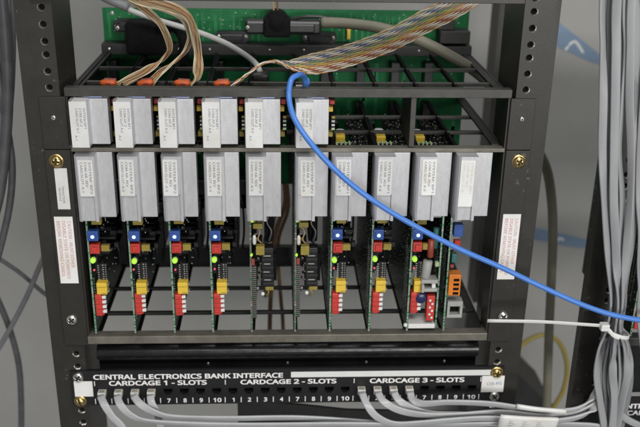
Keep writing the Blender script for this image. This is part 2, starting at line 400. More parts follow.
m = MB(); m.box(119, 124.5, 1, 3.5, -135.8, -84.8, 'bar_metal', 0.5); m.box(119, 121, 3.6, 62, -135.8, -84.8, 'cage_metal'); part('divider', m, cage)
# backplane
m = MB(); m.box(-218, 216.5, 212, 214.4, -252, -32.5, 'pcb_green'); bpn = part('backplane', m, cage)
m = MB()
rng = random.Random(3)
for i in range(58):                                 # runs of copper standing a hair proud of the board
    x = -212 + i*7.3; 
    if rng.random() < .8: m.box(x, x+1.3+rng.random()*2.4, 211.6, 211.95, -58-rng.random()*25, -36-rng.random()*4, 'pcb_trace')
for i in range(70):
    x = rng.uniform(-210, 208); z = rng.uniform(-240, -90); m.box(x, x+rng.uniform(1,7), 211.6, 211.95, z-rng.uniform(8,40), z, 'pcb_trace')
for i in range(7): m.box(-214, 205, 211.5, 211.96, -34.6-i*1.9, -33.6-i*1.9, 'pcb_trace')
m.v; t = part('copper_trace', m, bpn); t['kind'] = 'stuff'
m = MB()
for i in range(150):
    x = rng.uniform(-212, 210); z = rng.choice((rng.uniform(-60,-36), rng.uniform(-240,-90))); m.lathe((x,211.9,z), (0,-1,0), [(0.9,0),(0.5,0.5)], 6, 'solder')
t = part('solder_joint', m, bpn); t['kind'] = 'stuff'
screw(SC_SMALL, bpn, -206.7, 211.9, -38.8, .3)
for i, x in enumerate(BX):                          # slot connectors up the backplane
    for (z0, z1) in ((-134, -92), (-246, -142)):
        m = MB(); m.box(x-4.5, x+6, 196, 211.8, z0, z1, 'black_plastic', 0.8); part('slot_connector', m, bpn)
def din(x0, x1, z0, z1):
    m = MB(); c = (z0+z1)/2; r = (z1-z0)/2
    pts = [(x0+r+r*math.cos(a), c+r*math.sin(a)) for a in [math.pi/2+math.pi*i/8 for i in range(9)]] + [(x1-r+r*math.cos(a), c+r*math.sin(a)) for a in [-math.pi/2+math.pi*i/8 for i in range(9)]]
    m.prism(pts, 'y', 202, 211.7, 'black_plastic'); m.box(x0+8, x1-8, 197, 201.9, z0+3, z1-3, 'black_plastic', .8)
    o = part('connector', m, bpn); screw(SC_SMALL, o, x0+4.5, 201.9, c); screw(SC_SMALL, o, x1-4.5, 201.9, c)
din(-86.5, -45.5, -70, -57); din(16, 58, -71, -57.5)
din(-205, -120, -60, -44)
m = MB(); m.box(70, 74, 205, 211.8, -66, -54, 'yellow_part', .5); m.box(69, 75, 206, 211.8, -56, -51, 'yellow_dull', .5); part('capacitor', m, bpn)
m = MB(); m.box(178, 214, 186, 209, -67, -52, 'cage_metal', 1.0); m.box(176, 196, 192, 208, -51.9, -34, 'cage_metal', 1.0); part('bracket', m, cage)

# ================================================================== CIRCUIT CARDS
def label_mesh(lines, x0, x1, z0, z1, h, ws, ink='ink', y=0.0, top=5.0, right=3.6, gap=None, paper='paper_cool'):
    m = MB(); m.box(x0, x1, y, y+0.22, z0, z1, paper)
    gap = gap or h*1.75
    for i, (t, wd) in enumerate(zip(lines, ws)):
        m.text(t, ink, (x1-right-i*gap, y-0.06, z1-top), (0,0,-1), (1,0,0), height=h, width=wd)
    return m
def cover(bw, width, z0, z1, bz0, bz1, groove_top):
    """aluminium shield: flat plate with a raised band on its left, band grooved below the label"""
    m = MB()
    m.box(0, width, -1, 13, z0, z1, 'aluminium', 0.5)
    c = 3.2
    prof = [(0,-1.05),(0,-16+c*1.3),(c*.35,-16+c*.35),(c,-16),(bw,-16),(bw,-1.05)]
    def strip(pf, za, zb): m.prism(pf, 'z', za, zb, 'aluminium')
    if groove_top is None: strip(prof, bz0, bz1)
    else:
        strip(prof, groove_top, bz1)
        g = [(0,-1.05),(0,-16+c*1.3),(c*.35,-16+c*.35),(c,-16),(c+.8,-16),(c+1.2,-13.6),(bw-3.2,-13.6),(bw-2.8,-16),(bw,-16),(bw,-1.05)]
        strip(g, bz0, groove_top-0.02)
    return m
def fins(m, x0, x1, y0, y1, z0, z1, n, mt):
    m.box(x0, x0+1.2, y0, y1, z0, z1, mt)
    for i in range(n):
        z = z0 + (z1-z0-1.2)*i/(n-1); m.box(x0+1.3, x1, y0, y1, z, z+1.2, mt)
def solder_side(bz0, bz1, seed, x=-0.9):
    r = random.Random(seed); m = MB()
    for i in range(26):                                    # regular pin fields toward the front and the scattered rest
        for j in range(3): m.box(x-0.7, x, 12+j*7, 13.3+j*7, -318+i*2.6, -317+i*2.6, 'solder')
    for i in range(420):
        y = r.uniform(3, 160); z = r.uniform(bz0+4, bz1-4)
        s = r.uniform(.35, .75); m.add([(x,y-s,z-s),(x,y+s,z-s),(x,y+s,z+s),(x,y-s,z+s),(x-.8,y,z)], [(0,1,4),(1,2,4),(2,3,4),(3,0,4)], 'solder' if r.random() < .75 else 'pcb_edge')
    return m
ZB = -346.5                                               # bottom of the lower cards
def board(z0, z1, edge, h=165):
    m = MB(); m.box(-0.8, 0.8, 0.6, h, z0, z1, 'pcb_dark'); m.box(-0.85, 0.85, 0, 0.58, z0, z1, edge)
    r = random.Random(5)
    for i in range(34):
        z = r.uniform(z0, z1-3); m.box(-1.05, 1.0, -0.12, 0.3, z, z+r.uniform(.6,2.2), 'solder' if r.random()<.4 else 'pcb_trace')
    return m
def add_part(name, root, fn, parent=None):
    m = MB(); fn(m); return m.build(name, parent or root)

def make_card_a():
    """coloured front edge: blue lamp button, red switch, green lamp, yellow relay, red dip switch. x, y local; z absolute - root z"""
    root = thing('circuit_card', (0,0,0), 'x', 'circuit card', 'cards in the lower row of the cage')
    board(-346.5, -141, 'pcb_edge').build('board', root)
    s = solder_side(-344, -150, 11).build('solder_joint', root); s['kind'] = 'stuff'
    add_part('jumper', root, lambda m: m.box(4.5, 14.5, 1.5, 9, -220, -212.5, 'yellow_dull', .5))
    b = add_part('push_button', root, lambda m: (m.box(-0.2, 11, -3, 6, -236.6, -225.4, 'blue_part', .8), m.box(1.8, 9, -4.3, -3.02, -234.6, -227.4, 'blue_part', .5)))
    add_part('lamp', root, lambda m: m.lathe((5.6,-4.25,-231), (0,-1,0), [(2.0,0),(1.7,.7),(1.0,1.1),(.001,1.3)], 12, 'led_blue'), b)
    add_part('toggle_switch', root, lambda m: (m.box(1.2, 11, -2.5, 6, -251, -240.6, 'red_part', .8), m.box(3.4, 8.8, -4.2, -2.52, -249, -243, 'red_part', .6), m.box(2.4, 9.8, -2.9, -2.51, -242.4, -241.6, 'red_dark')))
    add_part('jumper', root, lambda m: m.box(12, 20.5, 3, 8, -250.4, -243.6, 'yellow_dull', .5))
    add_part('led', root, lambda m: (m.lathe((3.6,4,-260), (0,-1,0), [(2.9,0),(2.9,4.4),(2.5,6.0),(1.4,7.0),(.001,7.3)], 16, 'led_green'), m.lathe((3.6,4.2,-260), (0,-1,0), [(4.2,0),(4.2,1.6),(3.0,2.0)], 16, 'black_plastic')))
    add_part('led', root, lambda m: m.lathe((3.4,1,-270.6), (0,-1,0), [(1.1,0),(1.0,1.4),(.001,2.0)], 10, 'led_red'))
    add_part('resistor_pack', root, lambda m: (m.box(8.6, 16.5, 6, 8.2, -285.5, -266, 'black_plastic', .5), [m.box(6.6, 8.3, 5.2, 6.0, -284+k*2.6, -282.9+k*2.6, 'solder') for k in range(7)], [m.box(11.6+(k%2)*.5, 13.0, 5.3, 5.9, -283.4+k*2.6, -282.5+k*2.6, 'grey_plastic') for k in range(7)], [m.box(14.6, 15.4, 5.3, 5.9, -283.4+k*2.6, -282.6+k*2.6, 'grey_plastic') for k in range(7)]))
    add_part('relay', root, lambda m: (m.box(5, 15.8, -2.5, 8, -297.8, -284.4, 'yellow_part', .7), m.box(5.6, 15.2, -2.62, -2.505, -289.4, -288.8, 'yellow_dull'), m.box(10, 15, -2.7, -2.505, -296.6, -295.9, 'yellow_dull'), m.box(15.9, 17.6, 0, 6, -296, -294.6, 'solder'), m.box(15.9, 17.6, 0, 6, -288, -286.6, 'solder')))
    d = add_part('dip_switch', root, lambda m: (m.box(1.8, 9.0, -2, 9, -324, -298.6, 'red_part', 1.4), m.box(9.0, 10.6, -1, 9, -323, -299.6, 'red_part', .4), [m.box(2.6, 7.8, -2.3, -1.98, -304.1-k*5.6, -303.5-k*5.6, 'red_dark') for k in range(4)]))
    for k in range(4):
        add_part('lever', root, lambda m, k=k: m.box(9.2, 13.4, -1.2, 2.4, -303.6-k*5.6, -300.2-k*5.6, 'white_plastic', .5), d)
    # dark components farther in
    add_part('heat_sink', root, lambda m: fins(m, 1, 22, 34, 72, -262, -214, 9, 'black_matte'))
    add_part('transformer', root, lambda m: (m.box(1, 26, 80, 118, -282, -226, 'black_plastic', 1.5), m.box(3, 22, 84, 114, -225.9, -212, 'black_matte', 1)))
    add_part('chip', root, lambda m: m.box(1, 5, 14, 30, -282, -244, 'black_plastic', .4))
    add_part('chip', root, lambda m: m.box(1, 5, 40, 58, -318, -276, 'black_plastic', .4))
    add_part('capacitor', root, lambda m: m.cyl((10, 128, -248), (10, 128, -214), 8, 'black_plastic', 14))
    add_part('connector', root, lambda m: m.box(1, 14, 140, 164, -330, -150, 'black_plastic', 1))
    def hooks(m):
        m.tube([(24, 100, -214), (30, 96, -236), (31, 96, -268), (29, 98, -288), (31, 100, -294)], 1.3, 'black_plastic', 6, 4)
        m.tube([(14, 60, -262), (20, 58, -275), (21, 58, -292)], 1.1, 'black_plastic', 6, 4)
        m.box(20, 34, 92, 110, -222, -205, 'black_plastic', 1.2); m.box(26, 38, 120, 150, -250, -208, 'black_matte', 1.5)
    add_part('wire', root, hooks)['kind'] = 'stuff'
    dr = random.Random(17)
    def clutter(m):
        for k in range(90):
            x = dr.uniform(1.2, 24); y = dr.uniform(12, 150); z = dr.uniform(-292, -214)
            if z < -262 and x > 10: continue
            m.box(0.9 if k % 3 else x, x+dr.uniform(2, 6), y, y+dr.uniform(2, 9), z, z+dr.uniform(1.5, 7), dr.choice(('black_plastic', 'black_matte', 'black_plastic', 'teal_part' if k % 4 == 0 else 'black_plastic', 'cable_brown' if k % 5 == 0 else 'black_matte')))
        for k in range(60):
            x = dr.uniform(2, 20); y = dr.uniform(10, 60); z = dr.uniform(-292, -216); m.box(x, x+.9, y, y+.8, z, z+dr.uniform(.6, 1.6), dr.choice(('solder', 'pin_metal', 'grey_plastic')))
        for k in range(16): m.box(1, 1.9, 3, 4, -330+k*3.1, -328.8+k*3.1, 'solder' if k % 2 else 'pin_metal')
    add_part('component_field', root, clutter)['kind'] = 'stuff'
    cr = random.Random(8)
    def cluster(m):
        for k in range(120):
            x = cr.uniform(20, 38); y = cr.uniform(14, 140); z = -140.5-cr.uniform(0, 4)
            m.box(x, x+cr.uniform(1, 3.4), y, y+cr.uniform(1, 4), -150, z, 'black_plastic')
            if k % 2: m.box(x+.2, x+1.1, y+.2, y+1.2, z+.01, z+.6, cr.choice(('solder','paper','grey_plastic','pale_green','yellow_dull','solder')))
    k_ = add_part('pin_field', root, cluster); k_['kind'] = 'stuff'
    # parts on the upper edge seen through the empty slots
    add_part('relay', root, lambda m: (m.box(5, 15, 50, 60, -160, -138.8, 'yellow_part', .7)))
    add_part('capacitor', root, lambda m: m.cyl((11, 76, -162), (11, 76, -139.5), 5.2, 'white_plastic', 14))
    add_part('terminal_block', root, lambda m: (m.box(4, 21, 27, 37, -158, -141.2, 'pale_green', .5), [m.box(6+k*4.4, 8.6+k*4.4, 25.6, 33, -148, -141.0, 'black_matte', .4) for k in range(4)], [m.box(8.7+k*4.4, 10.2+k*4.4, 26, 36, -144, -139.4, 'pale_green', .3) for k in range(3)]))
    add_part('chip', root, lambda m: m.box(1, 6, 62, 140, -186, -143, 'black_plastic', .5))
    return root
def make_card_b():
    root = thing('circuit_card', (0,0,0), 'x', 'circuit card', 'cards in the lower row of the cage')
    board(-346.5, -141, 'pcb_edge_grey').build('board', root)
    s = solder_side(-344, -150, 21).build('solder_joint', root); s['kind'] = 'stuff'
    add_part('led', root, lambda m: m.lathe((1.6,2,-216), (0,-1,0), [(1.5,0),(1.4,3),(.7,4),(.001,4.2)], 10, 'led_green'))
    add_part('led', root, lambda m: m.lathe((0.8,2,-254), (0,-1,0), [(1.5,0),(1.4,3),(.7,4),(.001,4.2)], 10, 'led_green'))
    add_part('jumper', root, lambda m: m.box(3, 13, 2, 8, -224.5, -219, 'yellow_dull', .5))
    add_part('capacitor', root, lambda m: m.lathe((3.6,0,-243), (0,0,1), [(.5,0),(1.6,1),(2.1,3),(1.8,5.5),(2.0,8),(1.5,10.6),(.5,11.4)], 14, 'plug_clear'))
    add_part('relay', root, lambda m: m.box(5, 14, 0, 8, -254.5, -244.5, 'yellow_dull', .6))
    add_part('resistor', root, lambda m: m.box(0.9, 4.2, -1, 2, -265, -258, 'red_dark', .5))
    cb = add_part('connector', root, lambda m: (m.box(10, 24, 8, 22, -296, -250, 'black_plastic', 1.6), m.box(24.1, 27, 11, 20, -290, -258, 'black_matte', .8), [m.box(10.6+k*.3, 23.6+k*.2, 6.2, 8.02, -256-k*9.4, -252-k*9.4, 'black_plastic', .8) for k in range(5)], [m.box(9.4, 10.8, 7.4, 9, -259-k*9.4, -257.6-k*9.4, 'cable_brown', .2) for k in range(4)], m.box(2, 11.9, 12, 22, -262, -240, 'black_matte', .8), m.box(14, 24, 24, 60, -250, -200, 'black_matte', 2)))
    for k in range(4): add_part('contact', root, lambda m, k=k: m.box(13+(k%2)*.8, 21-(k%3)*.7, 7.5, 8.1, -259.4-k*9.4, -258.4-k*9.4, 'grey_plastic', .2), cb)
    add_part('capacitor', root, lambda m: m.box(15, 24, 8, 15, -300.5, -296.2, 'yellow_dull', .6))
    add_part('bead', root, lambda m: m.lathe((12,5,-301), (0,-1,0), [(.4,0),(2,1),(2.2,2.4),(1.5,4),(.001,4.6)], 12, 'white_plastic'))
    def curl(m):
        m.tube([(18, 30, -200), (21, 26, -214), (17, 22, -226), (22, 20, -236), (19, 18, -248)], 2.0, 'black_plastic', 8, 5)
        m.tube([(7, 10, -226), (10, 8, -232), (8, 8, -240), (12, 10, -246)], .8, 'wire_tan', 6, 4)
        m.tube([(15, 10, -298), (19, 9, -303), (16, 11, -308)], .8, 'yellow_dull', 6, 4)
    add_part('wire', root, curl)['kind'] = 'stuff'
    er = random.Random(23)
    def specks(m):
        for k in range(46):
            x = er.uniform(.9, 9); z = er.uniform(-300, -214); y = er.uniform(1, 16)
            m.box(x, x+er.uniform(.8, 2.6), y, y+1.5, z, z+er.uniform(.7, 3), er.choice(('black_plastic', 'solder', 'yellow_dull', 'cable_brown', 'black_matte', 'pin_metal')))
    add_part('component_field', root, specks)['kind'] = 'stuff'
    pc = MB()
    for k in range(26): pc.box(1, 5.6, 1, 2.2, -328+k*2.35, -327.2+k*2.35, 'pin_metal')
    pc.box(1.4, 5.2, 2.3, 5, -330, -266, 'black_plastic'); pc.build('pin_row', root)
    add_part('chip', root, lambda m: m.box(1, 5, 40, 70, -300, -232, 'black_plastic', .4))
    add_part('connector', root, lambda m: m.box(1, 14, 140, 164, -250, -150, 'black_plastic', 1))
    return root
card_a = make_card_a(); card_b = make_card_b()
JT = random.Random(4)
def jitter(root, skip=('board', 'solder_joint', 'shield_cover', 'connector')):
    for ch in root.children:                # nothing is soldered in quite the same place twice
        if ch.name.split('.')[0] not in skip: ch.location = ch.location + Vector((JT.uniform(-.5,.5), JT.uniform(-.6,.6), JT.uniform(-.7,.7)))*S
def place_root(root, x, z=0): root.location = (x*S, 0, z*S)
# lower row: where each cover begins, how wide it is
XL = [-212.6, -170.7, -128.0, -86.2, -44.8, 4.2, 41.2, 84.2, 125.6, 167.2]
WD = [35.2, 35.0, 33.6, 34.4, 35.2, 34.0, 37.0, 36.8, 38.0, 38.0]
POS = ['first', 'second', 'third', 'fourth', 'fifth', 'sixth', 'seventh', 'eighth', 'ninth', 'tenth']
LOWER = ['lower-row circuit card nearest the left rack post, blue and red parts on its edge',
 'second lower-row circuit card from the left rack post, with a blue lit button',
 'third lower-row circuit card from the left, blue button, red dip switch below',
 'fourth lower-row circuit card from the left, next to the greyer card with black connector',
 'left one of the two lower-row cards without blue buttons, black connector block on its edge',
 'right one of the two lower-row cards without blue buttons, black connector block on its edge',
 'lower-row card just right of the two buttonless cards, blue cable crossing its cover',
 'lower-row circuit card between the seventh cover and the double-width card, red dip switch',
 'double-width lower-row circuit card with two boards, grey connectors and a white shelf between them',
 'lower-row circuit card nearest the right rack post, with an orange four-slot connector']
LT = random.Random(9)
row2_lines = lambda i: ('SYSTEM: BP%d' % (1 if i > 5 else 2), 'COM AB. REV', 'CARD:SLOT: A-%d' % (i+1))
def fit_cover(root, bx, i, lower=True):
    if lower:
        bw = 20.4; gt = -180.5 if i != 9 else -192
        m = cover(bw, WD[i], -210.4, -140.9, -209.4, -140.6, gt)
        c = m.build('shield_cover', root, (XL[i]-bx, 0, 0))
        ink = 'ink_faint' if i == 9 else 'ink'
        lb = label_mesh(row2_lines(i), 4.2, 18.4, gt+1, -141.6, 2.3, (33, 26, 31), ink, y=-16.3, top=2.4, right=4.0, gap=4.1, paper='paper' if i > 7 else 'paper_cool')
        lo = lb.build('label', c); lo.rotation_euler = (0, math.radians(LT.uniform(-.9,.9)), 0); lo.location = (LT.uniform(-.4,.4)*S, 0, LT.uniform(-.7,.7)*S - 2*S)
    else:
        bw = 17.6
        m = cover(bw, WD[i]-0.6, -132.6, -86.6, -131.6, -85.6, None)
        c = m.build('shield_cover', root, (XL[i]-bx, 0, 0))
        lb = label_mesh(('SYSTEM.BP1', 'COM.AP.2', 'CARD SLOT A-%d' % (i+1)), 0.9, 17.2, -131.4, -85.7, 2.2, (20, 18, 24), 'ink', y=-16.3, top=6.5, right=3.4, gap=3.6)
        lb.box(3.4, 17.2, -16.3, -2, -85.58, -85.3, 'paper_cool'); lb.text('A-%d' % (i+1), 'ink', (4.4, -16.36, -119), (0,0,-1), (1,0,0), height=2.1, width=5)
        lb.build('label', c)
ROOTS = [card_a, copy_tree(card_a), copy_tree(card_a), copy_tree(card_a), card_b, copy_tree(card_b), copy_tree(card_a), copy_tree(card_a), copy_tree(card_a), None]
for r in ROOTS[:9]: jitter(r)
for i in range(10):
    r = ROOTS[i]
    if i == 9:
        r = thing('circuit_card', (0,0,0), 'x', 'circuit card', 'cards in the lower row of the cage')
        board(-346.5, -141, 'pcb_edge').build('board', r); s = solder_side(-344, -150, 31).build('solder_joint', r); s['kind'] = 'stuff'
        add_part('push_button', r, lambda m: m.box(3, 13, -1, 8, -234, -220, 'blue_part', .8))
        add_part('toggle_switch', r, lambda m: m.box(4.5, 11, -2, 6, -249, -238.5, 'red_part', .8))
        add_part('capacitor', r, lambda m: m.box(3, 9, -1, 6, -264, -254, 'teal_part', .8))
        add_part('resistor', r, lambda m: m.box(2, 6, -1, 3, -270, -266.5, 'red_dark', .5))
        oc = add_part('connector', r, lambda m: m.box(1.5, 14.5, -3, 10, -302, -277, 'orange_part', .8))
        for k in range(4): add_part('contact', r, lambda m, k=k: m.box(6.5, 12.5, -3.5, -2.96, -284.6-k*5.3, -281.8-k*5.3, 'black_matte'), oc)
        add_part('connector', r, lambda m: (m.box(3, 20, 2, 14, -332, -328, 'grey_plastic', .6), m.box(3, 20, 2, 14, -318, -312, 'grey_plastic', .6), m.box(3, 6, 2, 14, -327.9, -318.1, 'grey_plastic', .5), m.box(17, 20, 2, 14, -327.9, -318.1, 'grey_plastic', .5), m.box(6.1, 16.9, 9, 13, -327.9, -318.1, 'black_matte')))
        add_part('bracket', r, lambda m: (m.box(2, 20, 40, 60, -268, -214, 'grey_plastic', 3), ))
    bx = BX[i]; place_root(r, bx)
    r['label'] = LOWER[i]
    fit_cover(r, bx, i)
    if i == 8:                                             # the second board of the double-width card and what sits between
        d = 31.5
        bm_ = board(-341, -186, 'pcb_edge'); bo = bm_.build('board', r, (d,0,0)); s = solder_side(-338, -196, 41).build('solder_joint', r, (d,0,0)); s['kind'] = 'stuff'
        add_part('shelf', r, lambda m: m.box(1.2, 30.5, -1, 22, -343, -337.5, 'white_plastic', .5))
        add_part('resistor', r, lambda m: m.cyl((21, 4, -259), (21, 4, -239), 3.6, 'red_dark', 14))
        add_part('capacitor', r, lambda m: m.cyl((17, 4, -283), (19, 4, -263), 5.2, 'grey_plastic', 16))
        add_part('connector', r, lambda m: (m.box(12, 30, -4, 10, -287, -283, 'grey_plastic', .7), m.box(12, 15, -8, 6, -296, -287.1, 'grey_plastic', .7), m.box(15.1, 30, -3, 8, -297.5, -293.5, 'grey_plastic', .7), m.box(24, 28, -2, 8, -293.4, -287.1, 'white_plastic', .5)))
        add_part('capacitor', r, lambda m: m.cyl((13, -2, -306), (13, 16, -306), 6.2, 'blue_dark', 18))
        ds = add_part('dip_switch', r, lambda m: m.box(20, 28.5, -2, 9, -333, -303, 'red_part', .6))
        for k in range(6): add_part('lever', r, lambda m, k=k: m.box(22+(k%2)*2.6, 24.4+(k%2)*2.6, -3.2, -1.95, -309-k*4.2, -306.8-k*4.2, 'white_plastic', .3), ds)
        add_part('led', r, lambda m: m.box(26, 30, -2, 3, -268, -263, 'pale_green', .5))
        add_part('capacitor', r, lambda m: m.cyl((27, 10, -251), (27, 10, -228), 3.4, 'teal_part', 12))
        add_part('terminal_block', r, lambda m: (m.box(18, 30, 2, 10, -213, -205, 'grey_plastic', .4), m.box(19.5, 23, 1, 2.05, -211, -206.5, 'red_dark', .3)))
        add_part('bead', r, lambda m: m.lathe((-2.2, 0, -338), (0,-1,0), [(.5,0),(2.2,1),(2.3,2.6),(1.4,4),(.001,4.4)], 12, 'white_plastic'))
# upper row
UPPER = ['upper-row circuit card nearest the left rack post, under an aluminium cover',
 'second upper-row circuit card from the left, its cover above the second lower cover',
 'third upper-row circuit card from the left, in line with the third lower card',
 'fourth upper-row circuit card from the left, just before the one beside the wide gap',
 'upper-row circuit card on the left side of the wide gap near the blue cable loop',
 'upper-row circuit card standing alone under the blue cable loop, right end of its row']
def make_upper():
    root = thing('circuit_card', (0,0,0), 'x', 'circuit card', 'cards in the upper row of the cage')
    m = MB(); m.box(-0.8, 0.8, 0.6, 165, -134.6, -85, 'pcb_dark'); m.box(-0.85, 0.85, 0, .58, -134.6, -85, 'pcb_edge'); m.build('board', root)
    add_part('top_sheen', root, lambda m: m.box(8, 26, 1.5, 9, -86.4, -83.4, 'pale_blue', .5))  # pale blue block that paints the bluish sheen on the cover top
    add_part('relay', root, lambda m: m.box(31, 35.5, 18, 24, -104, -99, 'yellow_part', .5))
    add_part('capacitor', root, lambda m: m.box(32, 37, 16, 22, -96, -92, 'red_part', .5))
    add_part('chip', root, lambda m: m.box(1, 6, 30, 80, -130, -100, 'black_plastic', .5))
    add_part('terminal_block', root, lambda m: (m.box(31, 36, 20, 30, -131, -126, 'yellow_dull', .5), [m.box(34, 37.5, 14, 18, -122+k*4, -120+k*4, ('pale_green','solder','grey_plastic','yellow_dull')[k], .3) for k in range(4)], m.box(28, 38, 32, 36, -133, -92, 'black_matte', .5)))
    return root
ua = make_upper()
UROOTS = [ua] + [copy_tree(ua) for i in range(5)]
for i in range(6):
    r = UROOTS[i]
    place_root(r, XL[i]+3.2); r['label'] = UPPER[i]
    fit_cover(r, XL[i]+3.2, i, False)
    if i < 4:
        def latch(m):
            R = 3.5; L = 9.5
            m.lathe((-8.5,0,0), (1,0,0), [(.001,0),(1.6,.5),(2.7,1.6),(R,3.4),(R,L+4),(2.9,L+6.0),(1.7,L+7.2),(.001,L+7.6)], 16, 'orange_red')
            m.box(-5, 7, 3.0, 8, -2.5, 3.4, 'red_dark', .8); m.box(-2, 3, -3.7, -3.2, -1, 1, 'red_dark', .2)
        lt = add_part('latch', r, latch); lt.location = (((-181, -144.5, -107.8, -68.6)[i]-XL[i]-3.2)*S, 26*S, -77.6*S); lt.rotation_euler = (0, math.radians((2,-8,4,-3)[i]), 0)

# ================================================================== PATCH PANEL
pp = thing('patch_bay', (0,0,0), 'black patch panel lettered CENTRAL ELECTRONICS BANK INTERFACE below the card cage', 'patch panel')
PZ0, PZ1 = -436.2, -391.6
PX = [-207.0 + i*17.95 for i in range(24)]
JZ0, JZ1, JW = -424.0, -414.6, 11.6
m = MB(); m.box(-241, 241, -2.4, -0.3, JZ1, PZ1, 'panel_black'); m.box(-241, 241, -2.4, -0.3, PZ0, JZ0, 'panel_black')
xs = [-241] + [v for x in PX for v in (x-JW/2, x+JW/2)] + [241]
for k in range(0, len(xs), 2): m.box(xs[k], xs[k+1], -2.4, -0.3, JZ0+0.002, JZ1-0.002, 'panel_black')
m.box(-238, 238, -0.2, 1.5, PZ1-2.2, PZ1, 'panel_black')
pl = m.build('panel', pp)
jm = MB()
for (a, b, c, d) in ((-JW/2, -JW/2+.9, JZ0, JZ1), (JW/2-.9, JW/2, JZ0, JZ1), (-JW/2+.9, JW/2-.9, JZ1-.9, JZ1), (-JW/2+.9, JW/2-.9, JZ0, JZ0+.9)): jm.box(a, b, -2.9, 13, c, d, 'black_plastic')
jm.box(-JW/2+.9, JW/2-.9, 12, 13, JZ0+.9, JZ1-.9, 'black_plastic')
jm.box(-JW/2+.91, -JW/2+3, -2.2, 11.9, JZ0+.91, JZ0+2.6, 'black_plastic'); jm.box(JW/2-3, JW/2-.91, -2.2, 11.9, JZ0+.91, JZ0+2.6, 'black_plastic')
for k in range(6): jm.box(-2.8+k*1.05, -2.4+k*1.05, 1, 9, JZ1-2.2, JZ1-1.0, 'brass')
jme = jm.mesh('jack')
for x in PX: obj_from('jack', jme, pp, (x, 0, 0))
T = -2.55
def lettering(m, s, x0, z, h, width, bold, y=T): m.text(s, 'ink_white', (x0, y, z), (1,0,0), (0,0,1), height=h, width=width, bold=bold)
m = MB(); lettering(m, 'CENTRAL ELECTRONICS BANK INTERFACE', -216, -402.6, 6.0, 208.5, 0.03)
lettering(m, 'CARDCAGE 1 - SLOTS', -199.5, -410.6, 5.8, 107.5, 0.03); lettering(m, 'CARDCAGE 2 - SLOTS', -54.8, -410.8, 5.8, 107, 0.03); lettering(m, 'CARDCAGE 3 - SLOTS', 89.6, -411.0, 5.8, 107, 0.03)
nums = ['1','2','3','4','7','8','9','10']
for i, x in enumerate(PX):
    n = nums[i % 8]; m.text(n, 'ink_white', (x+.4, T, -433.6), (1,0,0), (0,0,1), height=5.2, width=None if n != '10' else 9.2, bold=.03, center=True)
    m.box(x-9.3, x-8.4, T-.05, T, -434.4, -427.6, 'ink_white')
m.box(PX[-1]+8.4, PX[-1]+9.3, T-.05, T, -434.4, -427.6, 'ink_white')
for x in (PX[0]-8.6, PX[8]-8.6, PX[16]-8.6, PX[-1]+9): m.box(x, x+.9, T-.05, T, -411, -405, 'ink_white')
m.build('lettering', pp)
m = MB(); m.box(1.4, 232.5, -2.75, -2.42, -402.6, -395.6, 'white_plastic'); m.build('label_strip', pp)
m = MB(); m.box(-237.6, -217.4, -3.1, -2.7, -424.2, -404.6, 'paper', .15); m.build('tape_label', pp)
m = MB(); m.box(216.4, 242, -3.1, -2.7, -424.8, -403.4, 'paper', .15); m.text('CEB-', 'ink_blue', (222.5, -3.2, -415.6), (1,.0,.03), (0,0,1), height=3.6, width=9.5, bold=0); m.text('#45', 'ink_blue', (232.4, -3.2, -415.2), (1,0,.05), (0,0,1), height=4, width=7, bold=0); m.build('tape_label', pp)
screw(SC_ZINC, pp, -232.3, -2.4, -399.4, .6); screw(SC_SLOT, pp, -232.6, -3.0, -430.6, 1.2)
screw(SC_BRASS, pp, 232.6, -3.0, -399.4, .2); screw(SC_ZINC, pp, 232.4, -2.4, -430.2, .9)
# glossy dark unit in the gap above the panel
ro = thing('equipment_unit', (0,0,-388), 'glossy black unit set back in the dark gap above the patch panel', 'equipment unit')
m = MB(); pts = []
for k in range(13): a = math.pi/2 + math.pi*k/12; pts.append((22+9*math.cos(a), 9*math.sin(a)+6))
pts += [(24, -4), (24, -26), (42, -26), (42, 15)]
m.prism(pts, 'x', -214, 214, 'black_gloss'); m.build('housing', ro)
for x in (-92, -2, 88, 178): screw(SC_TINY, ro, x, 24, -12)
# unit at the very top of the picture
tu = thing('equipment_unit', (0,0,8), 'dark unit whose bottom edge just shows along the top of the frame', 'equipment unit')
m = MB(); m.box(-241, 221, -6, -1, 0, 44, 'ear_paint', .5); m.box(-216, 216, -0.9, 30, 0.2, 2.4, 'ear_paint'); m.build('faceplate', tu)

du = thing('equipment_unit', (0,0,-540), 'dark sheet below the patch panel, behind the drooping cords', 'equipment unit')  # thin sheet that fills the darker area under the panel
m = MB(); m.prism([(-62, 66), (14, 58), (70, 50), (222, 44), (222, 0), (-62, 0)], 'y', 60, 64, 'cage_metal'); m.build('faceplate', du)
dc = thing('dark_slab', (0,430,-1100), 'dark slab with a sloping edge standing by the wall under the yellow loop', 'case')  # plain slab filling a dark, unidentified area by the wall
m = MB(); m.prism([(330, 490), (387, 435), (457, 362), (471, 348), (471, 0), (330, 0)], 'y', 0, 130, 'cage_metal'); m.build('housing', dc)

